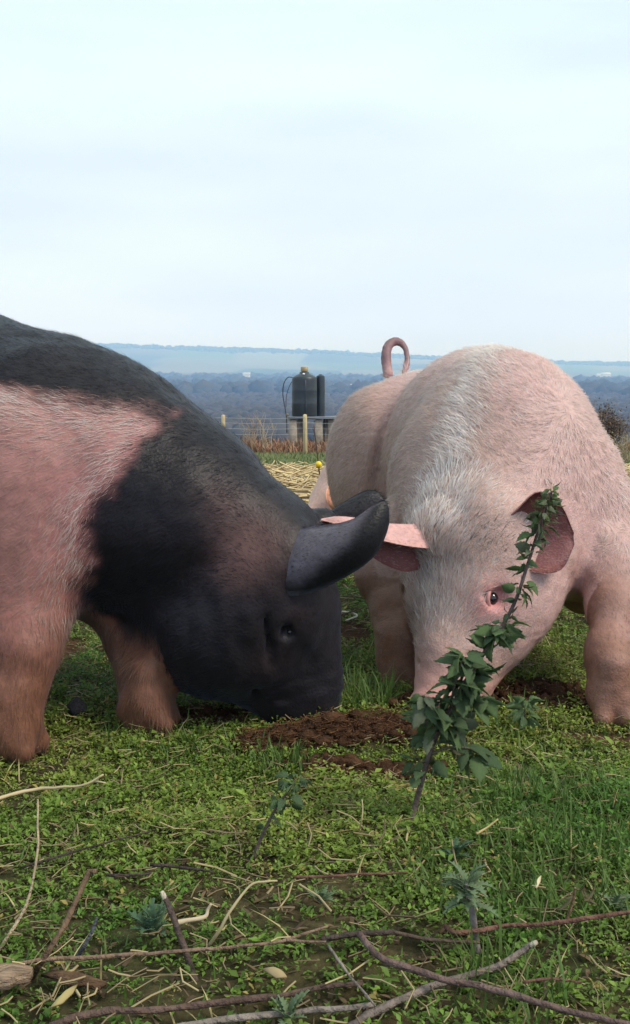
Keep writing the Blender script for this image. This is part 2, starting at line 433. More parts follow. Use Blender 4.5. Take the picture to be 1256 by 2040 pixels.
def head(B, O, R, s=1.0, jowl=1.0, sock=1.0):
    f = lambda l, n, h: O+s*(R[0]*l+R[1]*n+R[2]*h)
    B.ell(f(0, -.075, .03), s*np.array([.115, .085, .12]), R, .05)                    # cranium
    for sg in (-1, 1):
        B.ell(f(sg*.055, -.13, .10), s*np.array([.075*jowl, .10, .125]), R, .05)       # cheeks and jowl
        B.ell(f(sg*.062, -.034, .115), s*np.array([.032, .026, .05]), R, .03)          # brow
    B.cone(f(0, -.085, .13), f(0, -.075, .325), s*.082, s*.054, .045)                 # snout
    B.cone(f(0, -.045, .11), f(0, -.042, .24), s*.050, s*.036, .03)                    # bridge
    B.cone(f(0, -.165, .13), f(0, -.125, .285), s*.070, s*.034, .035)                 # lower jaw
    B.ell(f(0, -.072, .345), s*np.array([.060, .054, .017]), R, .012)                 # snout disc
    for sg in (-1, 1):
        B.cone(f(sg*.024, -.072, .372), f(sg*.024, -.072, .345), s*.012, s*.009, .006, cut=True)
        B.ell(f(sg*.100, -.050, .130), s*sock*np.array([.024, .020, .026]), R, .02*sock, cut=True)
        B.cone(f(sg*.062, -.118, .30), f(sg*.088, -.128, .215), s*.006, s*.004, .014, cut=True)
    return f

def trotter(B, foot, fwd, r, k=.012):
    fwd = nrm([fwd[0], fwd[1], 0]); sd_ = np.array([-fwd[1], fwd[0], 0])
    foot = np.asarray(foot, float)
    for sg in (-1, 1):
        B.cone(foot+sd_*sg*r*.45+[0, 0, .055], foot+sd_*sg*r*.55+fwd*.035+[0, 0, .012], r*.62, r*.42, k)
        B.cone(foot-fwd*.03+sd_*sg*r*.5+[0, 0, .05], foot-fwd*.045+sd_*sg*r*.6+[0, 0, .03], r*.3, r*.2, k)
    B.cone(foot+[0, 0, .10], foot+[0, 0, .05], r*.9, r*.95, .02)

def eye_parts(f, R, s, sg, root, iris, side_n=-.048, lid=(.45, .2, .18), M0=None):
    c = f(sg*.083, side_n, .133); out = nrm(R[0]*sg*.9+R[1]*.35+R[2]*.15)
    for nm, r, off, m in (('eyeball', .0165*s, 0, M0 or M_eye), ('iris', .0128*s, .0066*s, M_iris)):
        th = np.linspace(0, math.pi, 9); ph = np.arange(14)*2*math.pi/14
        V = np.array([[math.sin(t)*math.cos(q), math.sin(t)*math.sin(q), math.cos(t)] for t in th for q in ph])*r+c+out*off
        i = (np.arange(8)[:, None]*14+np.arange(14)[None]); j = (np.arange(8)[:, None]*14+(np.arange(14)[None]+1) % 14)
        q = np.stack([i.ravel(), (i+14).ravel(), (j+14).ravel(), j.ravel()], 1)
        link(nm, mesh_np(nm, V, q), m, root)
    mb = MB()
    for up in (1, -1):
        pts = []
        for a in np.linspace(-1.25, 1.25, 9):
            dirv = nrm(R[2]*math.sin(a)-R[1]*(-up)*math.cos(a)*.62)
            pts.append(c+out*.0105*s*(1.05-.35*abs(math.sin(a)))+dirv*.0165*s*(1 if abs(a) < 1.2 else 1.05))
        mb.tube(np.array(pts), .0042*s, 7, lid)
    link('eyelid', mb.mesh('eyelid'), M_lid, root)

M_skin = mat('pig_skin', None, .55, .35, noise=90, amount=.14, bump=.25, bscale=260, sss=.12)
M_dark = mat('dark_pig_coat', None, .46, .20, noise=60, amount=.2, bump=.16, bscale=200, sheen=.09, sheen_col=(.6, .75, 1.0))
M_hair = mat('pig_bristles', None, .5, .35, trans=.3)
M_dhair = mat('dark_pig_bristles', None, .5, .07)
M_eye = mat('eye_white', (.55, .50, .48), .15, .5)
M_iris = mat('eye_iris', (.012, .009, .008), .06, .6)
M_lid = mat('eyelid_skin', None, .5, .35)

def ear_hair(ears, hc, n, L):
    out = []
    for v_, f_, c_ in ears:
        Pt, Nn = sample_surface(v_, f_, n); nv = len(v_)//2; g = v_[:nv].reshape(22, 12, 3); d = nrm(g[-1].mean(0)-g[0].mean(0))
        out.append((Pt, Nn, np.repeat(d[None], n, 0)))
    return [np.concatenate(q) for q in zip(*out)]
def pig_object(label, cat, root_xy, V, F4, col, mat_, ears):
    root = thing('pig', label, cat, (root_xy[0], root_xy[1], 0))
    n = len(V); VV, FF, CC = [V], [F4], [col]
    for ve, fe, ce in ears:
        VV.append(ve); FF.append(fe+n); CC.append(ce); n += len(ve)
    me = mesh_np('body', np.concatenate(VV), np.concatenate(FF), None, np.concatenate(CC))
    link('body', me, mat_, root)
    return root

# ---- the pink pig, coming towards us with its head down to the left
def pink_pig():
    B = Body((-.06, 1.58, -.03), (.86, 3.12, .80), .0065)
    sh, md, rp = np.array([.415, 2.24, .420]), np.array([.425, 2.53, .442]), np.array([.320, 2.84, .420])
    fw = nrm([.17, -.6, 0]); rt = np.array([fw[1], -fw[0], 0]); ax = np.array([-rt, fw, [0, 0, 1]])
    B.ell(sh, (.212, .26, .250), ax, .08)
    B.ell(md, (.240, .30, .275), ax, .08)
    B.ell(rp, (.255, .24, .250), ax, .08)
    B.ell(sh+[.0, .06, .10], (.13, .25, .165), ax, .07)                                # withers
    B.ell([.582, 2.14, .30], (.088, .14, .18), ax, .06)                                  # near shoulder
    B.ell([.27, 2.20, .33], (.09, .14, .19), ax, .07)                                  # far shoulder
    B.ell([.15, 2.78, .40], (.105, .17, .21), ax, .06)                                 # ham
    B.ell([.50, 2.86, .38], (.10, .16, .20), ax, .06)
    O = P(902, 1052, 1.93)
    R = frame((-.085, -.17, -.30), (-.60, -.66, .45))
    B.cone(sh+[-.02, -.08, -.02], O+R[1]*-.10+R[2]*-.02, .205, .155, .09)              # neck
    B.cone(sh+[.03, -.10, -.09], O+R[1]*-.16+R[0]*.06+R[2]*.05, .17, .10, .08)         # throat
    f = head(B, O, R, .965, 1.35)
    B.cone(f(.05, -.14, .12), f(.03, -.12, .27), .085, .05, .05)                       # full cheek
    B.ell(P(998, 1088, 1.905), (.034, .036, .042), None, .03); B.ell(P(862, 1060, 1.90), (.042, .040, .046), None, .035)      # ear roots
    # front legs
    L1 = [P(1222, 1130, 2.02), P(1222, 1210, 1.92), P(1212, 1300, 1.84), P(1214, 1385, 1.80), P(1218, 1425, 1.79)]
    B.chain(L1, [.086, .048, .038, .032, .034], .03); B.ell(P(1210, 1312, 1.825), (.036, .034, .045), None, .025); trotter(B, [L1[-1][0], L1[-1][1], .0], (-.1, -1), .041)
    L2 = [P(768, 1085, 2.16), P(768, 1140, 2.12), P(783, 1220, 2.05), P(796, 1310, 2.00), P(800, 1350, 1.99)]
    B.chain(L2, [.088, .060, .042, .033, .034], .03); B.ell(P(792, 1268, 2.005), (.041, .037, .045), None, .03); trotter(B, [L2[-1][0], L2[-1][1], .0], (-.1, -1), .040)
    # hind legs
    for hx, hy in ((.255, 2.74), (.47, 2.86)):
        B.chain([[hx-.06, hy, .34], [hx-.01, hy+.02, .22], [hx+.0, hy+.07, .15], [hx, hy+.03, .06]], [.11, .065, .042, .036], .05)
        trotter(B, [hx, hy+.02, 0], (-.1, -1), .04)
    # tail, curled over the rump
    tp = [P(774, 745, 2.96), P(770, 712, 2.98), P(775, 688, 3.0), P(792, 680, 3.01), P(807, 692, 3.0), P(812, 716, 2.97), P(806, 745, 2.94)]
    tp = spline(tp, 3); B.chain(tp, np.linspace(.0165, .0095, len(tp)), .004)
    # skin folds behind the shoulder
    B.cone(P(775, 790, 2.62), P(742, 1000, 2.60), .010, .014, .028, cut=True)
    B.cone(P(806, 850, 2.36), P(786, 1015, 2.33), .006, .012, .025, cut=True)
    B.cone(P(1000, 1010, 2.02), P(1190, 1120, 2.02), .004, .006, .03, cut=True)
    for q in range(3): B.cone(f(-.05, -.034+.004*q, .215+.03*q), f(.06, -.05, .22+.03*q), .003, .003, .010, cut=True)
    B.cone(f(.055, -.018, .10), f(.10, -.03, .15), .004, .003, .014, cut=True)
    V, F4 = B.surface(); N, _ = vnormals(V, F4)
    V = V+N*(.005*vnoise(V, 7, 3)+.003*vnoise(V, 19, 4)+.0012*vnoise(V*np.array([1, 1, 2.5]), 48, 2))[:, None]
    loc = (V-O)@R.T                                                                    # head coordinates
    inhead = sstep(.0, .06, loc[:, 2])*(V[:, 1] < 2.1)*(np.abs(loc[:, 0]) < .225-.40*loc[:, 2])*(loc[:, 1] > -.32)*(1-(V[:, 0] < .25)*(V[:, 1] > 1.93)*(V[:, 2] < .22))
    base = np.array([.55, .315, .295]); tan = np.array([.43, .290, .25]); red = np.array([.56, .21, .20]); mud = np.array([.18, .080, .045])
    t = np.clip(.5+.5*fbm(V, 3.2, 41), 0, 1)[:, None]; col = base*(1-t)+tan*t
    side = (1-sstep(.16, .34, V[:, 0]-.25*(2.5-V[:, 1])))[:, None]*.8; col = col*(1-side)+np.array([.34, .215, .17])*side      # browner flank, shade of that side put into the colour
    e_ = f(.085, -.05, .14); w = np.exp(-((V-e_)**2).sum(1)/.046**2)[:, None]*.95; col = col*(1-w)+red*w
    w = (sstep(.22, .34, loc[:, 2])*inhead)[:, None]*.75; col = col*(1-w)+np.array([.52, .24, .20])*w
    w = (sstep(.33, .37, loc[:, 2])*inhead)[:, None]*.6; col = col*(1-w)+np.array([.30, .15, .11])*w
    leg = (1-sstep(.16, .34, V[:, 2]+.03*vnoise(V, 8, 5)))*(1-np.clip(inhead*1.2, 0, 1))
    leg = leg*np.clip(.75+.25*vnoise(V, 14, 6)+.35*(1-sstep(.0, .12, V[:, 2])), 0, 1)
    far = np.where(V[:, 0] < .35, 1.35, 1.15); leg = np.clip(leg*far, 0, .92)[:, None]; col = col*(1-leg)+mud*leg
    tl = (sstep(2.86, 2.94, V[:, 1])*sstep(.64, .715, V[:, 2]))[:, None]*.92; col = col*(1-tl)+np.array([.17, .095, .10])*tl
    sp_ = np.clip((vnoise(V, 60, 9)-.72)*5, 0, 1)[:, None]*.5; col = col*(1-sp_)+mud*sp_                                        # specks of dirt
    ears = []
    u = [P(958, 1075, 1.96), P(988, 1052, 1.885), P(1026, 1020, 1.86), P(1072, 979, 1.845), P(1118, 1005, 1.85), P(1144, 1062, 1.86)]
    l = [P(975, 1100, 1.96), P(1010, 1124, 1.875), P(1045, 1134, 1.85), P(1085, 1142, 1.835), P(1122, 1132, 1.84), P(1145, 1085, 1.86)]
    v_, f_, s_ = ear_shell(u, l, [.02, .075, .076, .050, .022, .003], (-.15, 1, -.05), .010)
    def earcol(v_, s_, inner):
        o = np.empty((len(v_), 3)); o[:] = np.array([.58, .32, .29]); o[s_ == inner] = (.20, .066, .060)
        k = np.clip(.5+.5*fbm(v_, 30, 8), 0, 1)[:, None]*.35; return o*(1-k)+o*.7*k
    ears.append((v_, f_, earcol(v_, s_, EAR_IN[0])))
    u = [P(900, 1096, 1.93), P(845, 1092, 1.855), P(800, 1086, 1.835), P(745, 1072, 1.825), P(690, 1050, 1.83), P(640, 1036, 1.845)]
    l = [P(895, 1110, 1.95), P(840, 1132, 1.905), P(800, 1138, 1.885), P(745, 1112, 1.87), P(695, 1068, 1.86), P(642, 1042, 1.85)]
    v_, f_, s_ = ear_shell(u, l, [.05, .064, .060, .046, .024, .004], (0, .35, .95), .008)
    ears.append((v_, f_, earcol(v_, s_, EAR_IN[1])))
    root = pig_object('pink pig with white bristles rooting head down behind the tall nettle', 'pig', (.4, 2.4), V, F4, col, M_skin, ears)
    eye_parts(f, R, 1.05, 1, root, None); eye_parts(f, R, 1.05, -1, root, None)
    # bristles: backwards along the body, parted along the spine, up the forehead
    wt = np.ones(len(V))
    spx = lambda q: np.interp(q[:, 1], [1.95, 2.1, 2.3, 2.5, 2.7, 2.85, 3.0], [.265, .325, .415, .445, .40, .33, .25])
    Vx = V[:, 0]-spx(V)
    spine = np.exp(-(Vx/.045)**2)*(V[:, 2] > .42)*(V[:, 1] > 1.95)
    fore = np.exp(-(loc[:, 0]/.08)**2)*sstep(-.14, -.05, loc[:, 2])*(1-sstep(.2, .26, loc[:, 2]))*(loc[:, 1] > -.12)*(V[:, 1] < 2.1)
    wt = wt+.7*spine+1.2*fore-.75*(V[:, 2] < .25)*(1-inhead)-.7*inhead*(loc[:, 2] > .24)
    wt = wt*(1-.85*np.exp(-((V-e_)**2).sum(1)/.030**2)); wt = np.maximum(wt, .05)*np.where((V[:, 1] > 2.94) & (V[:, 2] > .66), .02, 1)
    Pt, Nn = sample_surface(V, F4, 105000, wt)
    lp = (Pt-O)@R.T
    hd = (1-sstep(1.98, 2.12, Pt[:, 1]))*(lp[:, 2] > -.12)*(np.abs(lp[:, 0]) < .20)*(1-(Pt[:, 0] < .25)*(Pt[:, 1] > 1.93)*(Pt[:, 2] < .22))
    px_ = Pt[:, 0]-spx(Pt)
    Db = -fw[None]*1.0+np.array([0, 0, -1.0])[None]*sstep(.03, .25, np.abs(px_))[:, None]*.9-rt[None]*(np.sign(px_)*-.0)[:, None]
    Db = Db+ax[0][None]*(-np.sign(px_)*np.exp(-(np.abs(px_)/.14)**2)*.0)[:, None]+.35*np.stack([vnoise(Pt, 6, 51), vnoise(Pt, 6, 52), vnoise(Pt, 6, 53)], 1)
    legp = (Pt[:, 2] < .29)*(1-hd)
    Db = Db*(1-legp[:, None])+np.array([0, .1, -1.0])*legp[:, None]
    Dh = -R[2][None]+R[0][None]*(np.clip(lp[:, 0]/.08, -1.5, 1.5)*.45)[:, None]-R[1][None]*.2+.25*np.stack([vnoise(Pt, 11, 54), vnoise(Pt, 11, 55), vnoise(Pt, 11, 56)], 1)
    D = Db*(1-hd[:, None])+Dh*hd[:, None]
    spn = np.exp(-((px_+.018*vnoise(Pt, 14, 57))/.055)**2)*sstep(.38, .5, Pt[:, 2])*(Pt[:, 1] > 1.95)
    fr = hd*np.exp(-(lp[:, 0]/.085)**2)*(1-sstep(.17, .26, lp[:, 2]))
    cheek = hd*(1-fr)
    L = (.020+.014*spn+.012*fr-.008*cheek)*rng.uniform(.6, 1.35, len(Pt)); L = np.where(legp > 0, .012, L)
    L = np.where(hd*(lp[:, 2] > .27) > 0, .006, L)
    Wd = (.00066+.0004*spn+.0003*fr)*np.where(rng.random(len(Pt)) < .18, 1.9, 1.0)*rng.uniform(.6, 1.3, len(Pt))
    cw = np.array([.84, .79, .74]); cs = np.array([.50, .37, .32])
    k = np.clip(.35+.35*fbm(Pt, 5, 61)+.4*vnoise(Pt, 55, 62)+.45*spn+.5*fr, 0, 1)[:, None]*rng.uniform(.35, 1.1, (len(Pt), 1)); hc = cs*(1-np.clip(k, 0, 1))+cw*np.clip(k, 0, 1)
    sdk = (1-sstep(.16, .34, Pt[:, 0]-.25*(2.5-Pt[:, 1])))[:, None]*(1-hd[:, None])*(1-spn[:, None])*.6; hc = hc*(1-sdk)+np.array([.40, .29, .23])*sdk  # flank bristles darkened too, same side shade put into their colour
    gr = (hd*np.exp(-((lp[:, 2]-.03)/.05)**2)*(rng.random(len(Pt)) < .16))[:, None]; hc = hc*(1-gr)+np.array([.12, .10, .09])*gr         # dark roots over the brow
    md_ = np.clip(legp*(1-sstep(.16, .30, Pt[:, 2]))*1.2*np.where(Pt[:, 0] < .35, 1.1, 1.0), 0, .92)[:, None]; hc = hc*(1-md_)+np.array([.19, .095, .058])*md_
    ep, en, ed = ear_hair(ears, None, 3500, .01); ne = len(ep)
    Pt, Nn, D = np.concatenate([Pt, ep]), np.concatenate([Nn, en]), np.concatenate([D, ed])
    L = np.concatenate([L, .010*rng.uniform(.5, 1.5, ne)]); Wd = np.concatenate([Wd, np.full(ne, .0004)]); hc = np.concatenate([hc, np.array([.70, .50, .44])*rng.uniform(.5, 1.1, (ne, 1))])
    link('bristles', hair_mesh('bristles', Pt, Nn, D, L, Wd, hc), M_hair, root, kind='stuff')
    return root
EAR_IN = (0, 1)
pink_pig()

# ---- the dark pig with a pale saddle, coming in from the left, snout in the earth
def dark_pig():
    B = Body((-1.75, 1.44, -.03), (.17, 2.62, .90), .0072)
    fw = nrm([.93, -.22, 0]); ax = np.array([fw, [-fw[1], fw[0], 0], [0, 0, 1]])
    B.ell([-1.33, 2.13, .50], (.30, .26, .28), ax, .08)
    B.ell([-.92, 2.03, .54], (.42, .27, .295), ax, .10)
    B.ell([-.53, 1.93, .450], (.28, .255, .262), ax, .09)
    B.ell([-.38, 1.89, .40], (.22, .22, .225), ax, .08)
    B.ell([-.55, 1.72, .36], (.13, .10, .20), ax, .07)                                 # near shoulder
    O = P(630, 1070, 1.80)
    R = frame((.205, -.05, -.975), (.95, -.26, .1))
    nk = P(380, 1035, 1.86)
    B.ell(nk, (.17, .175, .160), np.array([nrm([.8, -.12, -.6]), [.13, .99, 0], nrm([.6, -.09, .8])]), .08)
    B.cone(nk, O+R[1]*-.11+R[2]*.05, .150, .098, .06)
    B.ell(P(425, 1255, 1.81), (.125, .125, .12), None, .07)
    B.cone(P(455, 1300, 1.80), P(540, 1400, 1.78), .070, .034, .05)                             # heavy jowl
    f = head(B, O, R, 1.10, 1.0, .5)
    B.ell(P(575, 1108, 1.755), (.045, .042, .05), None, .035); B.ell(P(642, 1045, 1.90), (.03, .03, .028), None, .03)      # ear roots
    L1 = [P(55, 1120, 1.74), P(45, 1225, 1.70), P(45, 1300, 1.655), P(22, 1400, 1.63), P(22, 1470, 1.62)]
    B.chain(L1, [.10, .076, .054, .042, .042], .045); trotter(B, [L1[-1][0], L1[-1][1], 0], (1, -.2), .045)
    L2 = [P(235, 1170, 1.90), P(262, 1260, 1.85), P(285, 1340, 1.79), P(292, 1410, 1.76), P(298, 1440, 1.75)]
    B.chain(L2, [.080, .048, .036, .032, .033], .045); trotter(B, [L2[-1][0], L2[-1][1], 0], (1, -.2), .038)
    for hx, hy in ((-1.38, 1.98), (-1.22, 2.28)):
        B.chain([[hx, hy, .42], [hx+.03, hy, .26], [hx-.05, hy, .18], [hx-.02, hy, .06]], [.13, .075, .045, .040], .05)
        trotter(B, [hx-.01, hy, 0], (1, -.2), .042)
    tp = spline([[-1.60, 2.2, .58], [-1.66, 2.21, .60], [-1.69, 2.2, .55], [-1.66, 2.18, .52]], 3); B.chain(tp, np.linspace(.014, .008, len(tp)), .004)
    # crease at the elbow and folds on cheek and snout
    B.cone(P(150, 1190, 1.66), P(190, 1120, 1.655), .006, .003, .03, cut=True)
    B.cone(f(-.075, -.105, .345), f(-.10, -.118, .23), .010, .006, .014, cut=True)
    B.cone(f(-.10, -.012, .10), f(-.115, -.035, .165), .006, .004, .014, cut=True)
    B.cone(f(-.115, -.075, .10), f(-.105, -.085, .18), .004, .004, .014, cut=True)
    B.cone(P(500, 1180, 1.665), P(560, 1240, 1.66), .005, .004, .025, cut=True)
    V, F4 = B.surface(); N, _ = vnormals(V, F4)
    V = V+N*(.005*vnoise(V, 7, 13)+.0028*vnoise(V, 20, 14)+.0012*vnoise(V, 50, 15))[:, None]
    hq = (V-O)@R.T; sn_ = sstep(.19, .25, hq[:, 2])*(1-sstep(.33, .36, hq[:, 2]))*(V[:, 0] > -.2)*(hq[:, 1] > -.13)
    V = V+N*(sn_*.0024*np.sin(hq[:, 2]*2*math.pi/.027+8*hq[:, 1]+2.6*vnoise(V, 24, 16))*np.clip(.6+.7*vnoise(V, 13, 18), 0, 1))[:, None]
    ck = np.exp(-((hq[:, 2]-.12)/.09)**2)*(V[:, 0] > -.22)*(hq[:, 1] < -.03)
    V = V+N*(ck*.0013*np.sin(hq[:, 1]*2*math.pi/.05+10*hq[:, 2]+2*vnoise(V, 10, 17)))[:, None]
    def coat(Q):
        n1 = .018*vnoise(Q, 16, 71)+.012*vnoise(Q, 45, 72)
        xb = np.interp(Q[:, 2], [.0, .22, .25, .41, .50, .56], [-.20, -.40, -.405, -.36, -.30, -.25])
        zb = np.interp(Q[:, 0], [-1.4, -.54, -.26], [.62, .60, .545])
        k = np.maximum(sstep(-.025, .02, Q[:, 0]-xb+n1), sstep(-.02, .03, Q[:, 2]-zb+n1))
        legf = (1-sstep(np.where(Q[:, 1] > 1.70, .11, .16), np.where(Q[:, 1] > 1.70, .19, .25), Q[:, 2]+n1))*(Q[:, 0] < np.interp(Q[:, 2], [0, .05, .13, .2, .25], [-.22, -.240, -.266, -.288, -.30])); return k*(1-legf), xb, zb
    k, xb, zb = coat(V); k = k[:, None]
    t = np.clip(.5+.5*fbm(V, 5, 75), 0, 1)[:, None]
    pink = np.array([.33, .132, .125])*(1-t)+np.array([.25, .125, .105])*t
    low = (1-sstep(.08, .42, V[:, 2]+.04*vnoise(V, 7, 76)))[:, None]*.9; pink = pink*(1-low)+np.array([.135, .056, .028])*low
    tb = np.clip(.5+.5*fbm(V, 7, 77), 0, 1)[:, None]
    dark = np.array([.007, .006, .008])*(1-tb)+np.array([.015, .011, .012])*tb
    for (px, py, Y, r, a) in ((505, 1085, 1.70, .055, .75), (470, 1130, 1.69, .04, .5), (450, 1000, 1.70, .045, .3), (610, 1215, 1.69, .03, .18), (540, 1330, 1.68, .04, .12)):
        w = np.exp(-((V-P(px, py, Y))**2).sum(1)/r**2)[:, None]*a; dark = dark*(1-w)+np.array([.12, .062, .052])*w      # thinly haired patches
    lo_ = (V-O)@R.T; w = (sstep(.30, .37, lo_[:, 2])*(V[:, 0] > -.25))[:, None]*.6; dark = dark*(1-w)+np.array([.06, .03, .02])*w
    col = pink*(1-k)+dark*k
    ears = []
    u = [P(575, 1045, 1.80), P(604, 1050, 1.735), P(648, 1046, 1.71), P(700, 1036, 1.685), P(742, 1008, 1.69), P(764, 996, 1.70), P(774, 1010, 1.70)]
    l = [P(515, 1150, 1.78), P(540, 1180, 1.712), P(606, 1186, 1.690), P(688, 1150, 1.675), P(742, 1112, 1.672), P(769, 1066, 1.69), P(775, 1030, 1.70)]
    v_, f_, s_ = ear_shell(u, l, [.004, .022, .028, .022, .012, .006, .002], (.2, -.85, .5), .006, bow=1.2)
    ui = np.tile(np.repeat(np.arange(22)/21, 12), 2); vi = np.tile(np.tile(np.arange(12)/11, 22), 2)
    kb = sstep(-.10, .12, ui-(.66-.50*vi)+.05*vnoise(v_, 40, 19))[:, None]; c_ = np.array([.10, .086, .10])*(1-kb)+np.array([.006, .0055, .006])*kb; ears.append((v_, f_, c_))  # bare grey base; shade of the lower flap put into the colour as black
    u = [P(640, 1030, 1.92), P(690, 998, 1.93), P(728, 978, 1.935), P(752, 980, 1.935), P(768, 1000, 1.93)]
    l = [P(655, 1062, 1.93), P(700, 1060, 1.93), P(735, 1052, 1.93), P(756, 1045, 1.93), P(768, 1020, 1.93)]
    v_, f_, s_ = ear_shell(u, l, [.02, .02, .015, .01, .003], (0, -1, .3), .010)
    c_ = np.empty((len(v_), 3)); c_[:] = (.022, .020, .023); ears.append((v_, f_, c_))
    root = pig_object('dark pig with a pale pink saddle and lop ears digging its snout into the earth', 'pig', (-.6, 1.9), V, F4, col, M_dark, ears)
    for sg in (-1, 1): eye_parts(f, R, .52, sg, root, None, lid=(.018, .014, .014), side_n=-.050, M0=M_iris)
    wt = np.where(V[:, 0] < -.85, .25, 1.0)
    Pt, Nn = sample_surface(V, F4, 120000, wt)
    k, xb, zb = coat(Pt); lp = (Pt-O)@R.T
    hd = sstep(-.22, -.05, Pt[:, 0])*(Pt[:, 2] < .42)
    D = -fw[None]+np.array([0, 0, -.55])[None]*sstep(.0, .2, .72-Pt[:, 2])[:, None]+.4*np.stack([vnoise(Pt, 5, 81), vnoise(Pt, 5, 82), vnoise(Pt, 5, 83)], 1)
    D = D*(1-hd[:, None])+(-R[2]-R[1]*.5)[None]*hd[:, None]
    legp = (Pt[:, 2] < .24)*(Pt[:, 0] < -.25); D = np.where(legp[:, None] > 0, np.array([-.1, 0, -1.0]), D)
    L = .020*rng.uniform(.5, 1.4, len(Pt))*(1-.5*hd); Wd = .0005*rng.uniform(.7, 1.3, len(Pt))
    edge = np.exp(-(np.minimum(np.abs(Pt[:, 0]-xb), np.abs(Pt[:, 2]-zb))/.06)**2)*(1-k)
    L = L*(1+.5*edge)
    pale = np.array([.29, .165, .14]); white = np.array([.50, .44, .40])
    e2 = np.clip(edge*1.0, 0, 1)[:, None]; up_ = np.clip(1-(zb-Pt[:, 2])/.13, 0, 1)[:, None]*(1-k[:, None]); e2 = np.maximum(e2, up_*.85); hc = pale*(1-e2)+white*e2
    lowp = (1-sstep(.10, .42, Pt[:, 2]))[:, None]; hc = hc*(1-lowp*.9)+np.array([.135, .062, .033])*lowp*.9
    kk = (k > rng.random(len(Pt)))[:, None]; hc = np.where(kk, np.array([.013, .0125, .017])*rng.uniform(.4, 1.8, (len(Pt), 1)), hc)
    ep, en, ed = ear_hair(ears, None, 3500, .01); ne = len(ep)
    Pt, Nn, D = np.concatenate([Pt, ep]), np.concatenate([Nn, en]), np.concatenate([D, ed])
    L = np.concatenate([L, .010*rng.uniform(.5, 1.5, ne)]); Wd = np.concatenate([Wd, np.full(ne, .0004)]); hc = np.concatenate([hc, np.array([.012, .011, .013])*rng.uniform(.3, 1.6, (ne, 1))])
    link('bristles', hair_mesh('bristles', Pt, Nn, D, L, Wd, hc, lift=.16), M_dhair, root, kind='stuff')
    return root
dark_pig()

# ---- a third pig further back, its head showing between the other two
def small_pig():
    B = Body((-.12, 3.25, -.03), (1.25, 4.15, .62), .011)
    ax = np.array([[1, 0, 0], [0, 1, 0], [0, 0, 1.0]])
    B.ell([.42, 3.72, .29], (.30, .20, .205), ax, .06); B.ell([.80, 3.76, .30], (.28, .20, .205), ax, .06)
    O = P(668, 935, 3.62); R = frame((-.55, -.35, -.75), (-.65, -.25, .6))
    B.cone([.28, 3.70, .30], O-R[1]*.08, .15, .11, .06)
    f = head(B, O, R, .86, 1.0)
    for x_, y_ in ((.27, 3.62), (.31, 3.82), (.93, 3.64), (.97, 3.86)):
        B.chain([[x_, y_, .24], [x_, y_, .13], [x_+.01, y_, .05]], [.07, .042, .034], .04); trotter(B, [x_, y_, -.01], (-1, 0), .036)
    tp = spline([[1.07, 3.78, .38], [1.13, 3.79, .40], [1.15, 3.78, .35], [1.12, 3.77, .33]], 3); B.chain(tp, np.linspace(.012, .007, len(tp)), .004)
    V, F4 = B.surface(); N, _ = vnormals(V, F4); V = V+N*(.004*vnoise(V, 9, 93))[:, None]
    t = np.clip(.5+.5*fbm(V, 4, 94), 0, 1)[:, None]; col = np.array([.66, .40, .32])*(1-t)+np.array([.55, .36, .27])*t
    leg = (1-sstep(.04, .2, V[:, 2]))[:, None]*.8; col = col*(1-leg)+np.array([.17, .085, .055])*leg
    u = [P(655, 965, 3.50), P(650, 985, 3.46), P(655, 1005, 3.44), P(668, 1022, 3.45)]; l = [P(695, 960, 3.52), P(692, 985, 3.48), P(688, 1005, 3.46), P(672, 1024, 3.46)]
    v_, f_, s_ = ear_shell(u, l, [.01, .018, .014, .003], (-.2, -1, 0), .007)
    c_ = np.empty((len(v_), 3)); c_[:] = (.72, .30, .17)  # orange of sun shining through the ear, put into its colour
    root = pig_object('pale young pig half hidden between the two near pigs, only its head showing', 'pig', (.5, 3.7), V, F4, col, M_skin, [(v_, f_, c_)])
    eye_parts(f, R, .8, 1, root, None)
small_pig()

# ------------------------------------------------------------------ background: tank, stand, fence, yellow ball
M_wood = mat('weathered_post_wood', (.52, .40, .22), .8, .2, noise=14, amount=.3, bump=.5, bscale=60, stretch=(1, 1, .15))
M_plastic = mat('black_tank_plastic', (.022, .028, .030), .38, .5, noise=3, amount=.25)
M_conc = mat('weathered_concrete', (.30, .25, .19), .9, .2, noise=9, amount=.25, bump=.4, bscale=30)
M_wire = mat('galvanised_wire', (.38, .38, .37), .5, .5)
M_steel = mat('dull_grey_steel', (.10, .11, .13), .5, .5, noise=6, amount=.2)
M_hose = mat('black_rubber_hose', (.02, .02, .022), .5, .4)
M_brass = mat('tan_valve_cap', (.38, .27, .13), .6, .4, noise=20, amount=.2)
M_yellow = mat('yellow_plastic', (.75, .52, .02), .4, .4, noise=30, amount=.1)

def lathe(prof, seg=40):
    prof = np.asarray(prof, float); a = np.arange(seg)*2*math.pi/seg
    V = np.concatenate([np.stack([r*np.cos(a), r*np.sin(a), np.full(seg, z)], 1) for r, z in prof])
    i = np.arange(seg); j = (i+1) % seg
    F4 = np.concatenate([np.stack([k*seg+i, k*seg+j, (k+1)*seg+j, (k+1)*seg+i], 1) for k in range(len(prof)-1)])
    return V, F4

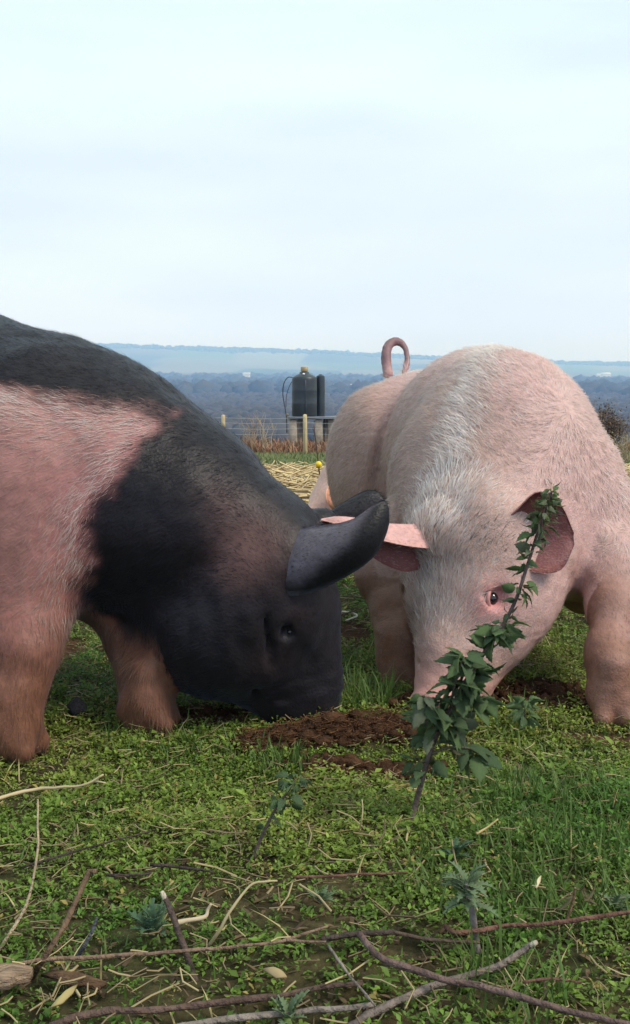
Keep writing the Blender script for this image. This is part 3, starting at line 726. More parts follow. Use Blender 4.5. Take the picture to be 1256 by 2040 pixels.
TY = 31.0
def tank(px, r, ztop, zbot, Y, label):
    c = P(px, 800, Y); root = thing('water_tank', label, 'tank', (c[0], Y, zbot))
    H = ztop-zbot
    V, f4 = lathe([(.02, 0), (r*.97, 0), (r, .03), (r, H*.30), (r*1.004, H*.31), (r*1.004, H*.34), (r, H*.35), (r, H*.64), (r*1.004, H*.65), (r*1.004, H*.68), (r, H*.69), (r, H*.93), (r*.985, H*.965), (r*.94, H)])
    link('shell', mesh_np('shell', V+[c[0], Y, zbot], f4), M_plastic, root)
    V, f4 = lathe([(r*.94, 0), (r*.80, r*.12), (r*.55, r*.24), (r*.40, r*.30), (r*.38, r*.42), (r*.05, r*.45), (.005, r*.45)])
    dome = link('dome', mesh_np('dome', V+[c[0], Y, ztop+.002], f4), M_plastic, root)
    return root, c, dome
zb = P(600, 829, TY)[2]; zt = P(600, 752, TY)[2]
tk, tc_, dome = tank(607, .385, zt, zb, TY, 'black plastic water tank with tan cap on the raised stand')
mb = MB(); V, f4 = lathe([(.005, 0), (.10, 0), (.115, .02), (.115, .13), (.10, .15), (.005, .15)], 16); mb.add(V+[tc_[0]+.0, TY, zt+.175], f4)
link('cap', mb.mesh('cap'), M_brass, tk)
V, f4 = lathe([(.003, -.03), (.035, -.015), (.04, 0), (.035, .015), (.003, .03)], 12)
link('vent', mesh_np('vent', V+[tc_[0]-.02, TY-.24, zt+.10], f4), mat('white_vent_plastic', (.8, .8, .8), .4), tk)
mb = MB().tube([P(583, 752, TY-.1), P(574, 752, TY-.1), P(566, 764, TY-.1), P(564, 785, TY-.1), P(567, 806, TY-.1), P(571, 830, TY-.1), P(572, 862, TY-.1)], .014, 7, sub=4)
hose = link('hose', mb.mesh('hose'), M_hose, tk)
mb = MB().tube([P(582, 760, TY-.15), P(576, 772, TY-.15), P(571, 790, TY-.15), P(570, 812, TY-.15)], .010, 7, sub=4); link('hose', mb.mesh('hose'), M_hose, tk)
mb = MB(); V, f4 = lathe([(.003, -.04), (.035, -.04), (.035, .04), (.003, .04)], 10); mb.add(V+P(573, 826, TY-.1), f4)
link('valve', mb.mesh('valve'), M_brass, tk)
mb = MB().tube([P(609, 757, TY-.39), P(609.5, 795, TY-.39), P(610, 826, TY-.39)], .02, 6, sub=2); link('seam_rib', mb.mesh('seam_rib'), M_plastic, tk)
tk2, c2, _ = tank(639, .135, P(600, 750, TY+.5)[2], P(600, 830, TY+.5)[2], TY+.30, 'slim black cylinder standing behind the right side of the water tank')
st = thing('tank_stand', 'low stand with dark steel deck on stubby concrete pillars under the tank', 'stand', (tc_[0]+.2, TY, gz(.3, TY)))
mb = MB()
cx0, cx1 = P(574, 800, TY)[0], P(672, 800, TY)[0]
mb.box(((cx0+cx1)/2, TY+.1, zb-.045), ((cx1-cx0)/2, .62, .040), bev=.01); link('deck', mb.mesh('deck', False), M_steel, st)
for (px, w_, dy) in ((584, .125, -.35), (635, .125, -.35), (661, .11, -.25), (598, .10, .5), (650, .10, .5)):
    c = P(px, 800, TY+dy); g_ = gz(c[0], TY+dy)-.1; top_ = zb-.087
    mb = MB().box((c[0], TY+dy, (g_+top_)/2), (w_*1.12, w_*1.1, (top_-g_)/2), bev=.03, top=.82)
    link('pillar', mb.mesh('pillar'), M_conc, st)
for px in (647, 652): 
    c = P(px, 800, TY); mb = MB().tube([(c[0], TY-.1, zb-.09), (c[0]+.01, TY-.1, gz(c[0], TY)-.05)], .018, 8); link('brace', mb.mesh('brace'), M_steel, st)

FY = 26.0
fx = [P(p_, 800, FY)[0] for p_ in (282, 445, 608, 771)]
fence = thing('wire_fence', 'pale wooden post and wire fence crossing in front of the tank', 'fence', (fx[1], FY, gz(fx[1], FY)))
for i, x_ in enumerate(fx):
    g_ = gz(x_, FY); ztp = P(600, 827 if i != 2 else 826, FY)[2]
    mb = MB().tube([(x_+.01*(i-1), FY, g_-.2), (x_+.005*(i-1), FY, (g_+ztp)/2), (x_, FY, ztp-.02), (x_, FY, ztp)], [.056, .054, .052, .044], 12, jitter=.05)
    link('post', mb.mesh('post'), M_wood, fence)
for yy_ in (832, 842, 853, 864):
    z_ = P(600, yy_, FY-.06)[2]
    pts = []
    for a, b in zip(fx[:-1], fx[1:]):
        for t_ in np.linspace(0, 1, 6)[:-1]: pts.append((a+(b-a)*t_, FY-.062, z_-.03*math.sin(math.pi*t_)))
    pts.append((fx[-1], FY-.062, z_)); mb = MB().tube(np.array(pts), .0038, 5); link('wire', mb.mesh('wire'), M_wire, fence)

bs = P(641, 960, 8.0); bz = gz(bs[0], 8.0); tp_ = P(626, 848, 8.0)
yb = thing('fence_stake', 'thin dark stake with a yellow ball insulator beyond the pigs', 'stake', (bs[0], 8.0, bz))
bc = P(635, 925, 8.0)
mb = MB().tube([(bs[0], 8.0, bz-.05), bc, tp_], [.0065, .006, .0045], 7, sub=3); link('rod', mb.mesh('rod'), mat('rusty_rod', (.08, .045, .03), .7), yb)
V, f4 = lathe([(.002, -.026)]+[(.026*math.cos(a), .026*math.sin(a)) for a in np.linspace(-1.3, 1.3, 9)]+[(.002, .026)], 16)
link('insulator', mesh_np('insulator', V+bc, f4), M_yellow, yb)

# ------------------------------------------------------------------ straw, stubble, bracken and far woods
def straws(n, xf, yf, L, r, colA, colB, lift=.03, name='straw', zoff=.0):
    x_, y_ = xf(n), yf(n)
    z_ = ground_z(x_, y_)+zoff
    a = rng.uniform(0, math.pi*2, n); el = np.abs(rng.normal(0, .16, n)); Ls = L*rng.uniform(.4, 1.4, n); rr = r*rng.uniform(.6, 1.4, n)
    d = np.stack([np.cos(a)*np.cos(el), np.sin(a)*np.cos(el), np.sin(el)], 1); s = np.stack([-np.sin(a), np.cos(a), 0*a], 1); u = np.cross(d, s)
    c = np.stack([x_, y_, z_+lift*rng.uniform(0, 1, n)], 1)
    bow = rng.normal(0, .12, n)[:, None]*Ls[:, None]
    rings = []
    for t_ in (0, .5, 1):
        ctr = c+d*(Ls*(t_-.0))[:, None]+s*bow*(4*t_*(1-t_))
        for k in range(3):
            an = k*2*math.pi/3; rings.append(ctr+(s*math.cos(an)+u*math.sin(an))*rr[:, None])
    V = np.stack(rings, 1).reshape(-1, 3); i = np.arange(n)*9
    F = []
    for q in (0, 3):
        for k in range(3): F.append(np.stack([i+q+k, i+q+(k+1) % 3, i+q+3+(k+1) % 3, i+q+3+k], 1))
    k = rng.random((n, 1)); col = (np.array(colA)*(1-k)+np.array(colB)*k)*rng.uniform(.75, 1.15, (n, 1))
    return mesh_np(name, V, np.concatenate(F), None, np.repeat(col, 9, 0))
M_straw = mat('dry_straw', None, .7, .25, trans=.1)
def wedge(y0, y1, m=.36, pad=.25):                      # ground within a step or two of what the photograph shows
    def yf(n): return np.sqrt(rng.uniform(y0**2, y1**2, n))
    return yf
def place(n, y0, y1, m=.38, pad=.3):
    y_ = np.sqrt(rng.uniform(y0**2, y1**2, n)); x_ = rng.uniform(-1, 1, n)*(m*y_+pad); return x_, y_
_xy = place(5200, 5.0, 12.8)
link('straw_yard', straws(5200, lambda n: _xy[0], lambda n: _xy[1], .27, .0068, (.74, .57, .30), (.42, .31, .17), .03, 'straw_yard'), M_straw,
     label='pale trampled straw scattered over bare ground beyond the pigs', cat='straw', kind='stuff')

def ribbons(n, base, ang, L, W, lean, colA, colB, droop=.6, seg=3, twist=None):
    d0 = np.stack([np.cos(ang), np.sin(ang), 0*ang], 1); s = np.stack([-np.sin(ang), np.cos(ang), 0*ang], 1)
    V, pc = [], base.copy(); th = lean.copy()
    for k in range(seg+1):
        t_ = k/seg; w_ = W*(1-t_)**.7*(.75+.5*min(t_*3, 1)) if k < seg else W*0
        V += [pc-s*w_[:, None]*.5, pc+s*w_[:, None]*.5] if k < seg else [pc]
        dd = d0*np.sin(th)[:, None]+np.array([0, 0, 1.0])*np.cos(th)[:, None]
        pc = pc+dd*(L/seg)[:, None]; th = th+droop*rng.uniform(.4, 1.4, n)/seg
    m = 2*seg+1; V = np.stack(V, 1).reshape(-1, 3); i = np.arange(n)*m
    F4 = np.concatenate([np.stack([i+2*k, i+2*k+1, i+2*k+3, i+2*k+2], 1) for k in range(seg-1)])
    F3 = np.stack([i+2*seg-2, i+2*seg-1, i+2*seg], 1)
    kx = rng.random((n, 1)); col = (np.array(colA)*(1-kx)+np.array(colB)*kx)*rng.uniform(.7, 1.25, (n, 1))
    tipc = np.repeat(col, m, 0)
    return V, F4, F3, tipc
M_leaf = mat('green_leaf', None, .55, .3, trans=.35)
M_dry = mat('dry_leaf', None, .8, .15, trans=.15)
# red-brown bracken and dead weeds along the fence
n = 9000; y_ = rng.uniform(26.6, 33, n); x_ = rng.uniform(-.40, .45, n)*y_
hgt = .18+.26*np.clip(.5+.5*fbm(np.stack([x_, y_*.3, 0*x_], 1), .55, 120), 0, 1)
mb = MB(); mb.add(*ribbons(n, np.stack([x_, y_, ground_z(x_, y_)-.02], 1), rng.uniform(0, 6.3, n), hgt*rng.uniform(.6, 1.5, n), np.full(n, .035), rng.uniform(0, .7, n), (.30, .14, .075), (.22, .15, .09), 1.3))
link('bracken', mb.mesh('bracken'), M_dry, label='red brown dead bracken growing along the wire fence', cat='bracken', kind='stuff')
n = 9000; y_ = rng.uniform(12.3, 27, n); x_ = rng.uniform(-.40, .42, n)*y_
mb = MB(); mb.add(*ribbons(n, np.stack([x_, y_, ground_z(x_, y_)-.01], 1), rng.uniform(0, 6.3, n), rng.uniform(.05, .13, n), np.full(n, .02), rng.uniform(0, .9, n), (.10, .15, .04), (.20, .19, .08), .9))
link('grass_strip', mb.mesh('grass_strip'), M_leaf, label='low green grass strip between the straw and the fence', cat='grass', kind='stuff')
def twig_bush(name, label, base, H, spread, n, r0, col, cat='shrub', leafy=0, leafcol=None, seed=1):
    R_ = np.random.default_rng(seed); root = thing(name, label, cat, tuple(base)); mb = MB(); tips = []
    for i in range(n):
        a = R_.uniform(0, 6.28); tilt = R_.uniform(.05, spread); h_ = H*R_.uniform(.55, 1.0)
        p_ = [np.array(base)+[R_.normal(0, .08*H), R_.normal(0, .08*H), 0]]; d = np.array([math.cos(a)*tilt, math.sin(a)*tilt, 1.0])
        for k in range(4): p_.append(p_[-1]+nrm(d+R_.normal(0, .22, 3))*h_/4)
        mb.tube(p_, np.linspace(r0, r0*.3, 5), 5); tips.append(p_[-1])
        for q in range(4):
            k = R_.integers(1, 4); t0 = p_[k]+(p_[k+1]-p_[k])*R_.random(); d2 = nrm(R_.normal(0, .7, 3)+[0, 0, .9]); t1 = t0+d2*h_*.22; t2 = t1+nrm(d2+R_.normal(0, .4, 3))*h_*.14
            mb.tube([t0, t1, t2], [r0*.45, r0*.3, r0*.18], 4); tips += [t1, t2]
    link('stems', mb.mesh('stems'), mat(name+'_bark', col, .85, .1), root)
    if leafy:
        tips = np.array(tips); k = R_.integers(0, len(tips), leafy); b_ = tips[k]+R_.normal(0, .10*H, (leafy, 3))
        m2 = MB(); m2.add(*ribbons(leafy, b_, R_.uniform(0, 6.3, leafy), np.full(leafy, .05*H)*R_.uniform(.5, 1.3, leafy), np.full(leafy, .03*H), R_.uniform(.3, 2.4, leafy), leafcol, tuple(np.array(leafcol)*.55), .6, 2))
        link('dead_leaves', m2.mesh('dead_leaves'), M_dry, root, kind='stuff')
    return root
b = P(500, 868, 28.0); twig_bush('bare_shrub', 'bare straw coloured shrub beside the left fence post', (b[0], 28.0, gz(b[0], 28.0)), 1.0, .5, 16, .012, (.34, .24, .15), seed=4)
b = P(525, 868, 27.4); twig_bush('bare_shrub', 'second bare shrub, with one pale upright stem, nearer the tank', (b[0], 27.4, gz(b[0], 27.4)), .95, .35, 9, .012, (.42, .33, .22), seed=9)
b = P(1238, 870, 20.0); twig_bush('brown_bush', 'tall brown leafed bush at the far right edge behind the pink pig', (b[0]+.15, 22.0, gz(b[0], 22)), 1.05, 1.0, 30, .016, (.13, .09, .07), 'bush', 5000, (.17, .11, .07), seed=5)
b = P(1205, 850, 24.0); twig_bush('brown_bush', 'low grey brown bush just clear of the pink pig’s back', (b[0]+.1, 26.0, gz(b[0], 26)), 1.0, .9, 20, .014, (.12, .09, .08), 'bush', 3500, (.14, .10, .075), seed=6)
b = P(1246, 900, 15.0); twig_bush('dead_weed', 'dry straw coloured weeds at the right edge below the brown bush', (b[0], 15.0, gz(b[0], 15)), .5, .6, 18, .008, (.38, .30, .19), 'weed', 300, (.36, .28, .17), seed=7)

def crowns(n, xr, yr, size, colA, colB, seed, squash=.8):
    R_ = np.random.default_rng(seed)
    g = (1+5**.5)/2
    IV = np.array([(-1, g, 0), (1, g, 0), (-1, -g, 0), (1, -g, 0), (0, -1, g), (0, 1, g), (0, -1, -g), (0, 1, -g), (g, 0, -1), (g, 0, 1), (-g, 0, -1), (-g, 0, 1)])/math.sqrt(1+g*g)
    IF = np.array([(0, 11, 5), (0, 5, 1), (0, 1, 7), (0, 7, 10), (0, 10, 11), (1, 5, 9), (5, 11, 4), (11, 10, 2), (10, 7, 6), (7, 1, 8), (3, 9, 4), (3, 4, 2), (3, 2, 6), (3, 6, 8), (3, 8, 9), (4, 9, 5), (2, 4, 11), (6, 2, 10), (8, 6, 7), (9, 8, 1)])
    x_, y_ = xr(R_, n), yr(R_, n); z_ = ground_z(x_, y_, False); s_ = size*R_.uniform(.55, 1.35, n)
    mb = MB(); V = []; 
    sc = R_.uniform(.7, 1.3, (n, 12, 1))
    V = (IV[None]*sc)*s_[:, None, None]*np.array([1, 1, squash*1.25]); V = V+np.stack([x_, y_, z_+s_*.55], 1)[:, None]
    F3 = (IF[None]+np.arange(n)[:, None, None]*12).reshape(-1, 3)
    k = R_.random((n, 1)); col = (np.array(colA)*(1-k)+np.array(colB)*k)
    mb.add(V.reshape(-1, 3), None, F3, np.repeat(col, 12, 0)); return mb
M_far = mat('winter_wood', None, .9, .1)
link('near_wood', crowns(13000, lambda R_, n: R_.uniform(-360, 360, n), lambda R_, n: R_.uniform(330, 960, n), 4.2, (.05, .042, .036), (.075, .065, .05), 1).mesh('near_wood', False), M_far,
     label='dark winter wood filling the near side of the valley', cat='wood', kind='stuff')
link('far_wood', crowns(3600, lambda R_, n: R_.uniform(-900, 900, n), lambda R_, n: 1000+1300*R_.choice([.0, .12, .2, .45, .62, .9], n)+R_.normal(0, 22, n), 9.0, (.04, .04, .03), (.06, .055, .035), 2).mesh('far_wood', False), M_far,
     label='lines of hazy hedges and woods across the far slope', cat='wood', kind='stuff')
link('ridge_wood', crowns(2400, lambda R_, n: np.where(R_.random(n) < .6, R_.uniform(-1500, 1500, n), R_.choice([-430, -300, 640, 1130, 1240, -800, 300], n)+R_.normal(0, 35, n)), lambda R_, n: R_.normal(4060, 40, n), 8.0, (.04, .04, .03), (.05, .05, .035), 3).mesh('ridge_wood', False), M_far,
     label='thin line of trees along the skyline of the far ridge', cat='wood', kind='stuff')
def barn(px, Y, w, d, h, label, c=(.55, .55, .53), lift=0):
    p_ = P(px, 800, Y); g_ = gz(p_[0], Y)+lift
    root = thing('long_barn', label, 'barn', (p_[0], Y, g_))
    mb = MB().box((p_[0], Y, g_+h/2-1), (w/2, d/2, h/2+1)); link('wall', mb.mesh('wall', False), mat('barn_wall', tuple(np.array(c)*.8), .8, noise=.3, amount=.15), root)
    V = np.array([(sx*(w/2+.5), sy*(d/2+.5), 0) for sx in (-1, 1) for sy in (-1, 1)]+[(-w/2-.5, 0, h*.55), (w/2+.5, 0, h*.55)])+[p_[0], Y, g_+h+.02]
    link('roof', mesh_np('roof', V, [[0, 2, 5, 4], [3, 1, 4, 5]], [[1, 0, 4], [2, 3, 5]], None, False), mat('pale_barn_roof', c, .6, noise=.2, amount=.1), root)
barn(686, 1150, 24, 12, 4.2, 'long white farm roof in the valley to the right of the tank', lift=6)
barn(1206, 2300, 18, 14, 7, 'small white farm building on the far slope at right, right of a pair', lift=10)
barn(1193, 2330, 14, 12, 5, 'small white farm building on the far slope at right, left of a pair', lift=10)
barn(492, 2000, 14, 12, 5, 'tiny pale farm building on the hazy slope left of the tank', (.5, .5, .5), lift=10)

# ------------------------------------------------------------------ the air of the valley
hz = MB().box((0, 1950, 84), (4300, 2450, 151)); hm = bpy.data.materials.new('valley_haze'); hm.use_nodes = True
nt = hm.node_tree
for q in list(nt.nodes):
    if q.type == 'BSDF_PRINCIPLED': nt.nodes.remove(q)
pv = nt.nodes.new('ShaderNodeVolumePrincipled'); pv.inputs['Color'].default_value = (.30, .53, 1.0, 1); pv.inputs['Absorption Color'].default_value = (1, 1, 1, 1); pv.inputs['Density'].default_value = .00050; pv.inputs['Anisotropy'].default_value = 0.0
nt.links.new(pv.outputs[0], nt.nodes['Material Output'].inputs['Volume'])
link('haze', hz.mesh('haze', False), hm, kind='stuff')

# ------------------------------------------------------------------ turf: chickweed sprigs, grass blades, dry bits
def cover(n, y0, y1, soil_keep=.04):
    x_, y_ = place(n, y0, y1); m = soil_mask(x_, y_); keep = rng.random(n) > m*(1-soil_keep)
    return x_[keep], y_[keep]
def sprigs(n, y0, y1, size, leaves=7, hgt=.03, dens=0.0, colA=(.080, .175, .024), colB=(.215, .275, .048)):
    x_, y_ = cover(n, y0, y1)
    d_ = fbm(np.stack([x_, y_, 0*x_], 1), 4.5, 131); k = (d_ > -.55-dens) & (rng.random(len(x_)) < .55+.45*sstep(.9, 1.3, y_)); x_, y_, d_ = x_[k], y_[k], d_[k]; n = len(x_)
    z_ = ground_z(x_, y_); top = hgt*rng.uniform(.2, 1.25, n)*np.clip(.75+.5*d_, .35, 1.3)
    k_ = leaves; N = n*k_
    a = (rng.uniform(0, 6.28, n)[:, None]+np.arange(k_)[None]*2.4+rng.normal(0, .3, (n, k_))).ravel()
    el = rng.uniform(-.25, 1.0, N); s_ = (size*rng.uniform(.55, 1.4, n)[:, None]*rng.uniform(.6, 1.2, (n, k_))).ravel()
    hh = (top[:, None]*(1-.12*np.arange(k_)[None]*rng.uniform(.5, 1.2, (n, k_)))).ravel()
    ctr = np.repeat(np.stack([x_, y_, z_], 1), k_, 0)+np.stack([rng.normal(0, .004, N), rng.normal(0, .004, N), np.maximum(hh, .003)], 1)
    d = np.stack([np.cos(a)*np.cos(el), np.sin(a)*np.cos(el), np.sin(el)], 1); sd_ = np.stack([-np.sin(a), np.cos(a), rng.normal(0, .25, N)], 1); u = np.cross(d, sd_)
    S = s_[:, None]
    V = np.stack([ctr+d*S*.15, ctr+d*S*.62-sd_*S*.30+u*S*.07, ctr+d*S*1.2-u*S*.10, ctr+d*S*.62+sd_*S*.30+u*S*.07], 1).reshape(-1, 3)
    i = np.arange(N)*4; F3 = np.concatenate([np.stack([i, i+1, i+2], 1), np.stack([i, i+2, i+3], 1)])
    t = np.clip(.5+.55*fbm(np.stack([x_, y_, 0*x_], 1), 2.3, 133), 0, 1)[:, None]
    c = (np.array(colA)*(1-t)+np.array(colB)*t)*rng.uniform(.65, 1.3, (n, 1)); yl = (rng.random((n, 1)) < .05); c = np.where(yl, np.array([.30, .24, .07]), c)
    c = np.repeat(c, k_, 0)*rng.uniform(.75, 1.3, (N, 1))
    return V, None, F3, np.repeat(c, 4, 0)
def blades(n, y0, y1, L, W, colA=(.065, .135, .024), colB=(.13, .19, .045), patch=True, pos=None, droop=.8):
    if pos is None:
        x_, y_ = cover(n, y0, y1)
        if patch: k = (fbm(np.stack([x_, y_, 0*x_], 1), 3.1, 141)+.35*rng.normal(size=len(x_))) > .0; x_, y_ = x_[k], y_[k]
    else: x_, y_ = pos
    n = len(x_)
    return ribbons(n, np.stack([x_, y_, ground_z(x_, y_)-.004], 1), rng.uniform(0, 6.28, n), L*rng.uniform(.5, 1.4, n), np.full(n, W)*rng.uniform(.7, 1.3, n), rng.uniform(.0, .8, n), colA, colB, droop)
mb = MB(); mb.add(*sprigs(27000, .78, 2.5, .0066, 8, .024, .22)); mb.add(*sprigs(30000, 2.4, 5.8, .0105, 7, .024, .12)); mb.add(*sprigs(2600, .78, 2.0, .0105, 7, .028)); mb.add(*sprigs(9000, .78, 1.9, .0055, 8, .014, .9))
# crumbs of dead leaf between the plants
x_, y_ = cover(16000, .78, 2.6, .3); n_ = len(x_)
ml = MB(); ml.add(*ribbons(n_, np.stack([x_, y_, ground_z(x_, y_)+rng.uniform(0, .006, n_)], 1), rng.uniform(0, 6.28, n_), rng.uniform(.006, .022, n_), np.full(n_, .004)*rng.uniform(.4, 1.6, n_), rng.uniform(1.0, 1.7, n_), (.16, .105, .06), (.05, .035, .022), .5, 2))
link('leaf_litter', ml.mesh('leaf_litter'), M_dry, label='brown crumbled leaf litter on the soil between the weeds', cat='litter', kind='stuff')
link('chickweed', mb.mesh('chickweed', False), M_leaf, label='mat of small leaved green weeds covering the turf', cat='weeds', kind='stuff')
mb = MB(); mb.add(*blades(7500, .78, 2.5, .030, .0022)); mb.add(*blades(15000, 2.4, 6.0, .045, .005, (.10, .17, .035), (.20, .22, .07)))
for (px, py, r_, n_, L_) in ((1130, 1640, .13, 700, .042), (1010, 1600, .09, 320, .04), (735, 1405, .05, 200, .07), (560, 1530, .05, 160, .045), (960, 1780, .10, 220, .05), (1180, 1760, .12, 450, .05), (420, 1520, .09, 160, .036), (1020, 1990, .06, 120, .05), (700, 1330, .06, 120, .045), (300, 1480, .09, 140, .04), (960, 1440, .10, 160, .04), (1100, 1465, .1, 130, .035)):
    g = G(px, py); a = rng.uniform(0, 6.28, n_); q = np.sqrt(rng.random(n_))*r_
    mb.add(*blades(n_, 0, 0, L_, .0028, pos=(g[0]+q*np.cos(a), g[1]+q*np.sin(a)*1.2), droop=.6))
link('grass', mb.mesh('grass'), M_leaf, label='short green grass blades growing through the turf', cat='grass', kind='stuff')
def dry(n, y0, y1, L, r): 
    xy = cover(n, y0, y1, .12); return straws(len(xy[0]), lambda n: xy[0], lambda n: xy[1], L, r, (.42, .33, .17), (.17, .12, .07), .026, 'dry_litter', .003)
link('dry_litter', dry(4200, .78, 2.6, .026, .0008), M_straw, label='thin dry stalks and dead grass lying through the turf', cat='litter', kind='stuff')
link('dry_litter', dry(3000, 2.5, 5.8, .06, .0016), M_straw, label='dry stalks scattered on the grass between the two pigs', cat='litter', kind='stuff')
link('dry_litter', dry(170, .80, 1.3, .050, .0011), M_straw, label='thin brown twig debris scattered along the bottom of the picture', cat='litter', kind='stuff')
n_ = 1500; x_, y_ = cover(n_, .78, 3.2); n_ = len(x_)
md = MB(); md.add(*ribbons(n_, np.stack([x_, y_, ground_z(x_, y_)], 1), rng.uniform(0, 6.28, n_), .045*rng.uniform(.5, 1.4, n_), np.full(n_, .0022), rng.uniform(.4, 1.3, n_), (.42, .35, .17), (.28, .22, .10), .8))
link('dead_grass', md.mesh('dead_grass'), M_dry, label='bleached dead grass blades mixed into the turf', cat='grass', kind='stuff')
# turned earth: crumbs and clods
def clods(n, size):
    k = rng.choice(6, n, p=[.30, .30, .18, .10, .05, .07]); q = np.array(SOIL)[k]; a = rng.uniform(0, 6.28, n); rr = np.sqrt(rng.random(n))*1.05
    x_, y_ = q[:, 0]+q[:, 2]*rr*np.cos(a), q[:, 1]+q[:, 3]*rr*np.sin(a); s_ = size*np.minimum(rng.lognormal(0, .45, n), 1.9)
    IV = np.array([(1, 0, 0), (-1, 0, 0), (0, 1, 0), (0, -1, 0), (0, 0, 1), (0, 0, -1), (.6, .6, .5), (-.6, .6, .5), (.6, -.6, .5), (-.6, -.6, .5)], float)
    IF = np.array([(4, 6, 7), (4, 7, 9), (4, 9, 8), (4, 8, 6), (0, 2, 6), (2, 1, 7), (2, 7, 6), (1, 3, 9), (1, 9, 7), (3, 0, 8), (3, 8, 9), (0, 6, 8), (2, 0, 5), (1, 2, 5), (3, 1, 5), (0, 3, 5)])
    V = IV[None]*rng.uniform(.55, 1.25, (n, 10, 1))*s_[:, None, None]*np.array([1.1, 1, .8])+np.stack([x_, y_, ground_z(x_, y_)+s_*.3], 1)[:, None]
    F3 = (IF[None]+np.arange(n)[:, None, None]*10).reshape(-1, 3)
    return V.reshape(-1, 3), None, F3, np.repeat(np.array([.055, .027, .014])*rng.uniform(.6, 1.5, (n, 1)), 10, 0)
M_clod = mat('crumbly_earth', None, .95, .1, noise=200, amount=.4, bump=.6, bscale=400)
mb = MB(); mb.add(*clods(12000, .0036)); mb.add(*clods(2200, .0065)); mb.add(*clods(260, .0095))
link('turned_earth', mb.mesh('turned_earth', False), M_clod, label='crumbly red brown earth turned over by the snouts', cat='earth', kind='stuff')
k = rng.choice(2, 1100); q = np.array(SOIL)[k]; a = rng.uniform(0, 6.28, 1100); rr = np.sqrt(rng.random(1100))
_rx, _ry = q[:, 0]+q[:, 2]*rr*np.cos(a), q[:, 1]+q[:, 3]*rr*np.sin(a)
link('root_fibres', straws(1100, lambda n: _rx, lambda n: _ry, .020, .0007, (.20, .095, .045), (.07, .035, .02), .016, 'root_fibres', .002), M_clod, label='fine brown root fibres in the turned earth', cat='roots', kind='stuff')

# ------------------------------------------------------------------ sticks and stalks lying in the foreground
M_bark = mat('twig_bark', None, .85, .15, noise=45, amount=.45, bump=.9, bscale=150)
def stick(name, label, cat, pts, r, col, mat_=None, taper=.6, seg=8, fork=None, group=None, flat=None, cut=None):
    """pts: (bearing x, bearing y, height above ground) or (x, y, None, distance)"""
    W = [G(q[0], q[1], q[2]) if len(q) == 3 else P(q[0], q[1], q[3]) for q in pts]
    W = np.array(W); mb = MB(); n_ = len(W); r = r*.74; rad = r*np.linspace(1, taper, n_)
    root = thing(name, label, cat, tuple(W[0]), group)
    sub = 5; c = spline(W, sub); rr = np.interp(np.linspace(0, n_-1, len(c)), np.arange(n_), rad)
    c = c+np.stack([vnoise(c, 60, i+200) for i in range(3)], 1)*r*.35; rr = rr*(1+.16*vnoise(c, 70, 210))
    mb.tube(c, rr, seg, col, jitter=.09)
    for k in range(int(n_*.8)):                        # knots
        i = rng.integers(1, len(c)-1); d = nrm(rng.normal(size=3)); mb.tube([c[i], c[i]+d*rr[i]*1.25], [rr[i]*.6, rr[i]*.3], 6, np.array(col)*.8)
    link('stem', mb.mesh('stem'), mat_ or M_bark, root)
    for fk in (fork or []):
        f_ = [G(q[0], q[1], q[2]) if len(q) == 3 else P(q[0], q[1], q[3]) for q in fk[0]]
        m2 = MB().tube(np.array(f_), np.linspace(fk[1], fk[1]*.5, len(f_)), 7, col, sub=4, jitter=.08); link('side_shoot', m2.mesh('side_shoot'), mat_ or M_bark, root)
    if cut is not None:
        d = nrm(W[-1]-W[-2]); m3 = MB().tube([W[-1]-d*r*.5, W[-1]+d*r*.9, W[-1]+d*r*1.7], [rad[-1]*1.03, rad[-1]*.95, rad[-1]*.6], 8, cut, jitter=.1); link('broken_end', m3.mesh('broken_end'), mat_ or M_bark, root)
    return root
brown, red_, grey, dark_, tan_ = (.105, .068, .052), (.13, .066, .048), (.20, .165, .14), (.055, .040, .034), (.48, .38, .22)
stick('branch', 'thick purplish branch lying on top of the crossed pair at bottom right', 'branch',
      [(716, 1862, .030), (754, 1903, .034), (820, 1931, .034), (896, 1954, .034), (973, 1969, .032), (1049, 1987, .032), (1151, 2020, .03), (1270, 2045, .03)], .0052, (.135, .088, .075), taper=.75, cut=(.25, .18, .13))
stick('branch', 'grey branch with a pale bare end passing under the crossed pair', 'branch',
      [(690, 2050, .012), (794, 1995, .016), (871, 1961, .018), (932, 1944, .02), (1003, 1918, .026), (1059, 1883, .04)], .0055, (.17, .135, .115), taper=.75, cut=(.42, .36, .28))
stick('twig', 'curved red brown twig reaching the right edge above the crossed branches', 'twig',
      [(886, 1844, .03), (906, 1857, .03), (942, 1857, .03), (998, 1844, .03), (1054, 1842, .03), (1151, 1832, .035), (1270, 1814, .04)], .0038, red_, taper=.8)
stick('twig', 'long thin brown twig running across the lower left, forked at its right end', 'twig',
      [(-15, 1930, .02), (82, 1913, .026), (245, 1904, .030), (367, 1894, .03), (510, 1882, .03), (571, 1872, .032), (655, 1845, .04)], .0034, (.19, .125, .085), taper=.5, fork=[([(571, 1872, .032), (610, 1876, .03), (650, 1876, .03)], .0018)])
stick('stake_twig', 'bent brown stick leaning up at the lower left with a short crooked tip', 'twig',
      [(62, 1950, .0), (90, 1905, .03), (127, 1847, .055), (155, 1790, .075), (176, 1742, .09), (190, 1737, .092)], .0042, (.15, .095, .058), taper=.85)
stick('stalk', 'thin pale stalk curving upright at the left edge', 'stalk',
      [(-8, 1905, .0), (51, 1806, .04), (68, 1740, .07), (76, 1684, .09), (75, 1592, .13)], .0026, (.34, .26, .17), taper=.5)
